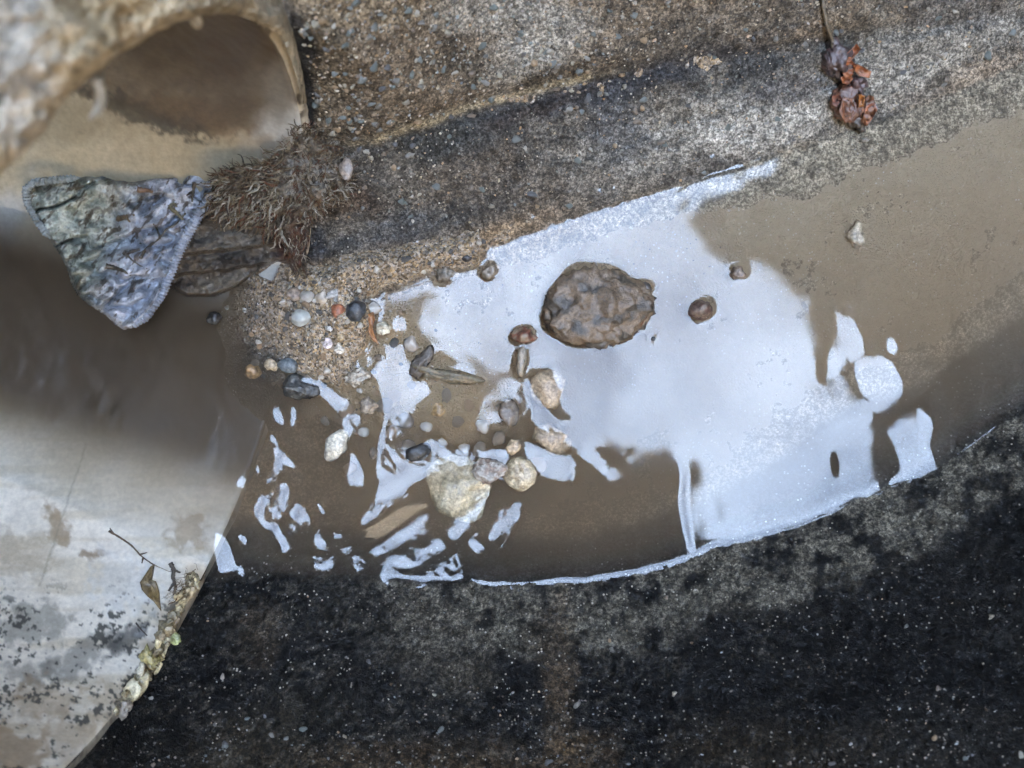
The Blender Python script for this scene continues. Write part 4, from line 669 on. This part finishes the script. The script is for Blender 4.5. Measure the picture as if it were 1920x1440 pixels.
def blur(A,n=1):
    for _ in range(n):
        B=np.pad(A,1,mode='edge'); A=(B[:-2,1:-1]+2*B[1:-1,1:-1]+B[2:,1:-1])/4
        B=np.pad(A,1,mode='edge'); A=(B[1:-1,:-2]+2*B[1:-1,1:-1]+B[1:-1,2:])/4
    return A
def natural(PX,PY): return inside(OPEN,PX,PY)
def solve(PX,PY,step,outer=5,its=330):
    # slopes in units of photo pixels of height per pixel (dimensionless); rows go down the picture
    K=(1+HS/H)
    nat=natural(PX,PY); blue=np.zeros(PX.shape,bool); dark=np.zeros(PX.shape,bool)
    for p in BLUE: blue|=inside(p,PX,PY)
    for p in DARK: dark|=inside(p,PX,PY)
    blue&=~dark
    cx,cy=1080.,640.                                   # a point well inside the mirrored opening
    # push each blue texel's mirror point to just inside the opening
    left=PX<1090
    tx=np.where(left,np.maximum(1010+.1*(PX-800),np.minimum(PX+60,1040)),np.where(PX>1552,1490,np.clip(PX,1090,1560)))
    ty=np.where(left,np.minimum(PY,605+.1*(PY-700)),np.where((PX>1090)&(PX<1290)&(PY>800),720,np.clip(PY,560,1040)))
    def slope(mx,my): # mirror shift -> surface slope
        q=S*K/(2*HS)
        return -mx*q, -my*q
    bx,by=slope(tx-PX,ty-PY)
    # dark holes: push out of the opening towards the lower middle / right
    ox=np.where(PX>1450,1770.,np.where(PX>1280,1282,np.where(PX<700,300.,PX))); oy=np.where(PX>1280,PY+15,np.where(PX<700,PY+100,930.))
    dx,dy=slope(ox-PX,oy-PY)
    Gx=np.where(blue&~nat,bx,0.); Gy=np.where(blue&~nat,by,0.)
    Gx=np.where(dark&nat,dx,Gx); Gy=np.where(dark&nat,dy,Gy)
    h=np.zeros(PX.shape); tgt=(blue|nat)&~dark; boost=np.ones(PX.shape)
    lively=inside(RIPPLED[0],PX,PY)|inside(RIPPLED[1],PX,PY)
    W0=np.where(blue&~nat,1.,np.where(dark&nat,.6,np.where(lively,np.where(nat,.1,.004),1.)))
    E_=np.where(lively|(blur(dark.astype(float),25)>.004)|(blur(blue.astype(float),14)>.01)&(PX>1500),2e-6,2e-3)
    for k in range(outer):
        W=blur(W0*blur(boost,8),1)
        Wx=(W[:,1:]+W[:,:-1])/2; Wy=(W[1:,:]+W[:-1,:])/2
        gx=(Gx[:,1:]+Gx[:,:-1])/2*step; gy=(Gy[1:,:]+Gy[:-1,:])/2*step
        def A(h):
            r=E_*h
            d=Wx*(h[:,1:]-h[:,:-1]); r[:,1:]+=d; r[:,:-1]-=d
            d=Wy*(h[1:]-h[:-1]); r[1:]+=d; r[:-1]-=d
            return r
        b=np.zeros(PX.shape); d=Wx*gx; b[:,1:]+=d; b[:,:-1]-=d; d=Wy*gy; b[1:]+=d; b[:-1]-=d
        M=E_.copy(); M[:,1:]+=Wx; M[:,:-1]+=Wx; M[1:]+=Wy; M[:-1]+=Wy; M=1/M
        r=b-A(h); z=M*r; p=z.copy(); rz=(r*z).sum()
        for _ in range(its):
            Ap=A(p); al=rz/(p*Ap).sum(); h+=al*p; r-=al*Ap; z=M*r; rz2=(r*z).sum(); p=z+rz2/rz*p; rz=rz2
        mx,my=mirror(blur(h,4),PX,PY,step); sky=inside(OPEN,mx,my)
        miss=tgt&~sky; false=sky&~tgt
        boost=np.where(miss,np.minimum(boost*2.5,30),boost)
        false=blur(false.astype(float),3)>.45
        fx,fy=slope(np.where(PX<1000,PX-500,PX*0+1900)-PX,np.where(PX<1000,PY+200,PY)-PY)
        Gx=np.where(false&~nat,fx*.5,Gx); Gy=np.where(false&~nat,fy*.5,Gy); boost=np.where(false&lively,np.maximum(boost*2,8),boost)
    return h,blue,dark,nat
def mirror(h,PX,PY,step):
    hy,hx=np.gradient(h,step)
    K=(1+HS/H); q=S*K/(2*HS)
    return PX-hx/q, PY-hy/q

step=2.0; wpx=np.arange(60,1950,step); wpy=np.arange(90,1140,step); ix=(wpx>=340)&(wpx<=1860); iy=(wpy>=222)&(wpy<=1130)
QX,QY=np.meshgrid(wpx,wpy); hh=np.zeros(QX.shape); SX,SY=np.meshgrid(wpx[ix],wpy[iy]); hs=solve(SX,SY,step)[0]
fx=np.clip(np.minimum(SX-340,1860-SX)/60,0,1)*np.clip(np.minimum(SY-222,1130-SY)/40,0,1); hh[np.ix_(iy,ix)]=(hs-np.median(hs))*fx*S
WX=(QX-960)*S; WY=(720-QY)*S; tz=np.maximum(terrain(WX,WY)[0],np.where((WX>-.083)&(WY>-.045),sand_h(WX,WY),-1)); land=tz>.00105
prot=np.zeros(land.shape,bool); small=prot.copy()
for (cx,cy,rx,ry,a) in PROT:
    if rx>60: prot|=blob(QX,QY,cx,cy,rx,ry,a,.02,.25,40,2)>.5
    else: small|=blob(QX,QY,cx,cy,rx,ry,a,.02)>.5
inpipe=((WX-PC[0])*math.cos(YAW)+(WY-PC[1])*math.sin(YAW))<0
wdl=profile(WX,WY)[2]; lowl=land&(wdl>-.003); mb=blur((land&~lowl).astype(float),28); hh=blur(hh,4)+.0015*mb*np.where(inpipe,.3,1.)+.0013*blur(lowl.astype(float),80)+.00055*blur(small.astype(float),18)+.0011*blur(prot.astype(float),42)
for (cx,cy,rr,kx,ky,wl,sl_) in ((830,960,130,.55,.83,44,.045),(520,920,110,.93,.36,38,.04),(930,930,90,.8,.6,34,.03)):
    env=np.exp(-((QX-cx)**2+(QY-cy)**2)/rr**2); ph=((QX-cx)*kx+(QY-cy)*ky+18*(fbm(QX/70,QY/70,3,1)-.5))*2*np.pi/wl; hh=hh+env*sl_*wl*S/(2*np.pi)*np.sin(ph)
hh=hh+((fbm(WX/.006,WY/.006,2,1)-.5)*.00003)
# outer border rows so that the sheet runs on along the channel and into the pipe
def ext(a,lo,hi): return np.r_[lo,a,hi]
X=np.pad(WX,1,mode='edge'); Y=np.pad(WY,1,mode='edge'); Z=np.pad(hh,1,mode='edge'); X[:,0]=-.3; X[:,-1]=.6; Y[0]=.3; Y[-1]=-.12; Z[:,0]=Z[:,-1]=0; Z[0]=Z[-1]=0
r,c=X.shape; top=np.stack([X,Y,Z],-1).reshape(-1,3); bot=top.copy(); bot[:,2]=-.04; q=grid_faces(r,c)[:,::-1]; n=r*c
idx=np.arange(n).reshape(r,c); bd=np.r_[idx[0,:-1],idx[:-1,-1],idx[-1,:0:-1],idx[:0:-1,0]]; nb=np.roll(bd,-1)
V=np.vstack([top,bot[bd]]); bi=n+np.arange(len(bd)); bn=np.roll(bi,-1); side=np.stack([bd,nb,bn,bi],-1)
me=mesh_of('water',V,np.vstack([q,side]))
bmw=bmesh.new(); bmw.from_mesh(me); bmw.verts.ensure_lookup_table(); bmw.faces.new([bmw.verts[int(i)] for i in bi]); bmesh.ops.recalc_face_normals(bmw,faces=bmw.faces[:]); bmw.to_mesh(me); bmw.free()
m=bpy.data.materials.new('silty_water'); m.use_nodes=True; t=m.node_tree; t.nodes.clear(); nn=t.nodes.new; ll=t.links.new
fr=nn('ShaderNodeFresnel'); fr.inputs['IOR'].default_value=1.37; gl=nn('ShaderNodeBsdfGlossy'); gl.inputs['Roughness'].default_value=.05; tr=nn('ShaderNodeBsdfTransparent'); mxs=nn('ShaderNodeMixShader'); out=nn('ShaderNodeOutputMaterial')
ll(fr.outputs[0],mxs.inputs[0]); ll(tr.outputs[0],mxs.inputs[1]); ll(gl.outputs[0],mxs.inputs[2]); ll(mxs.outputs[0],out.inputs['Surface'])
vp=nn('ShaderNodeVolumePrincipled'); vp.inputs['Color'].default_value=(.765,.595,.415,1); vp.inputs['Density'].default_value=78; vp.inputs['Anisotropy'].default_value=.2; ll(vp.outputs[0],out.inputs['Volume'])
me.materials.clear(); me.materials.append(m); link('water',me,kind='structure')
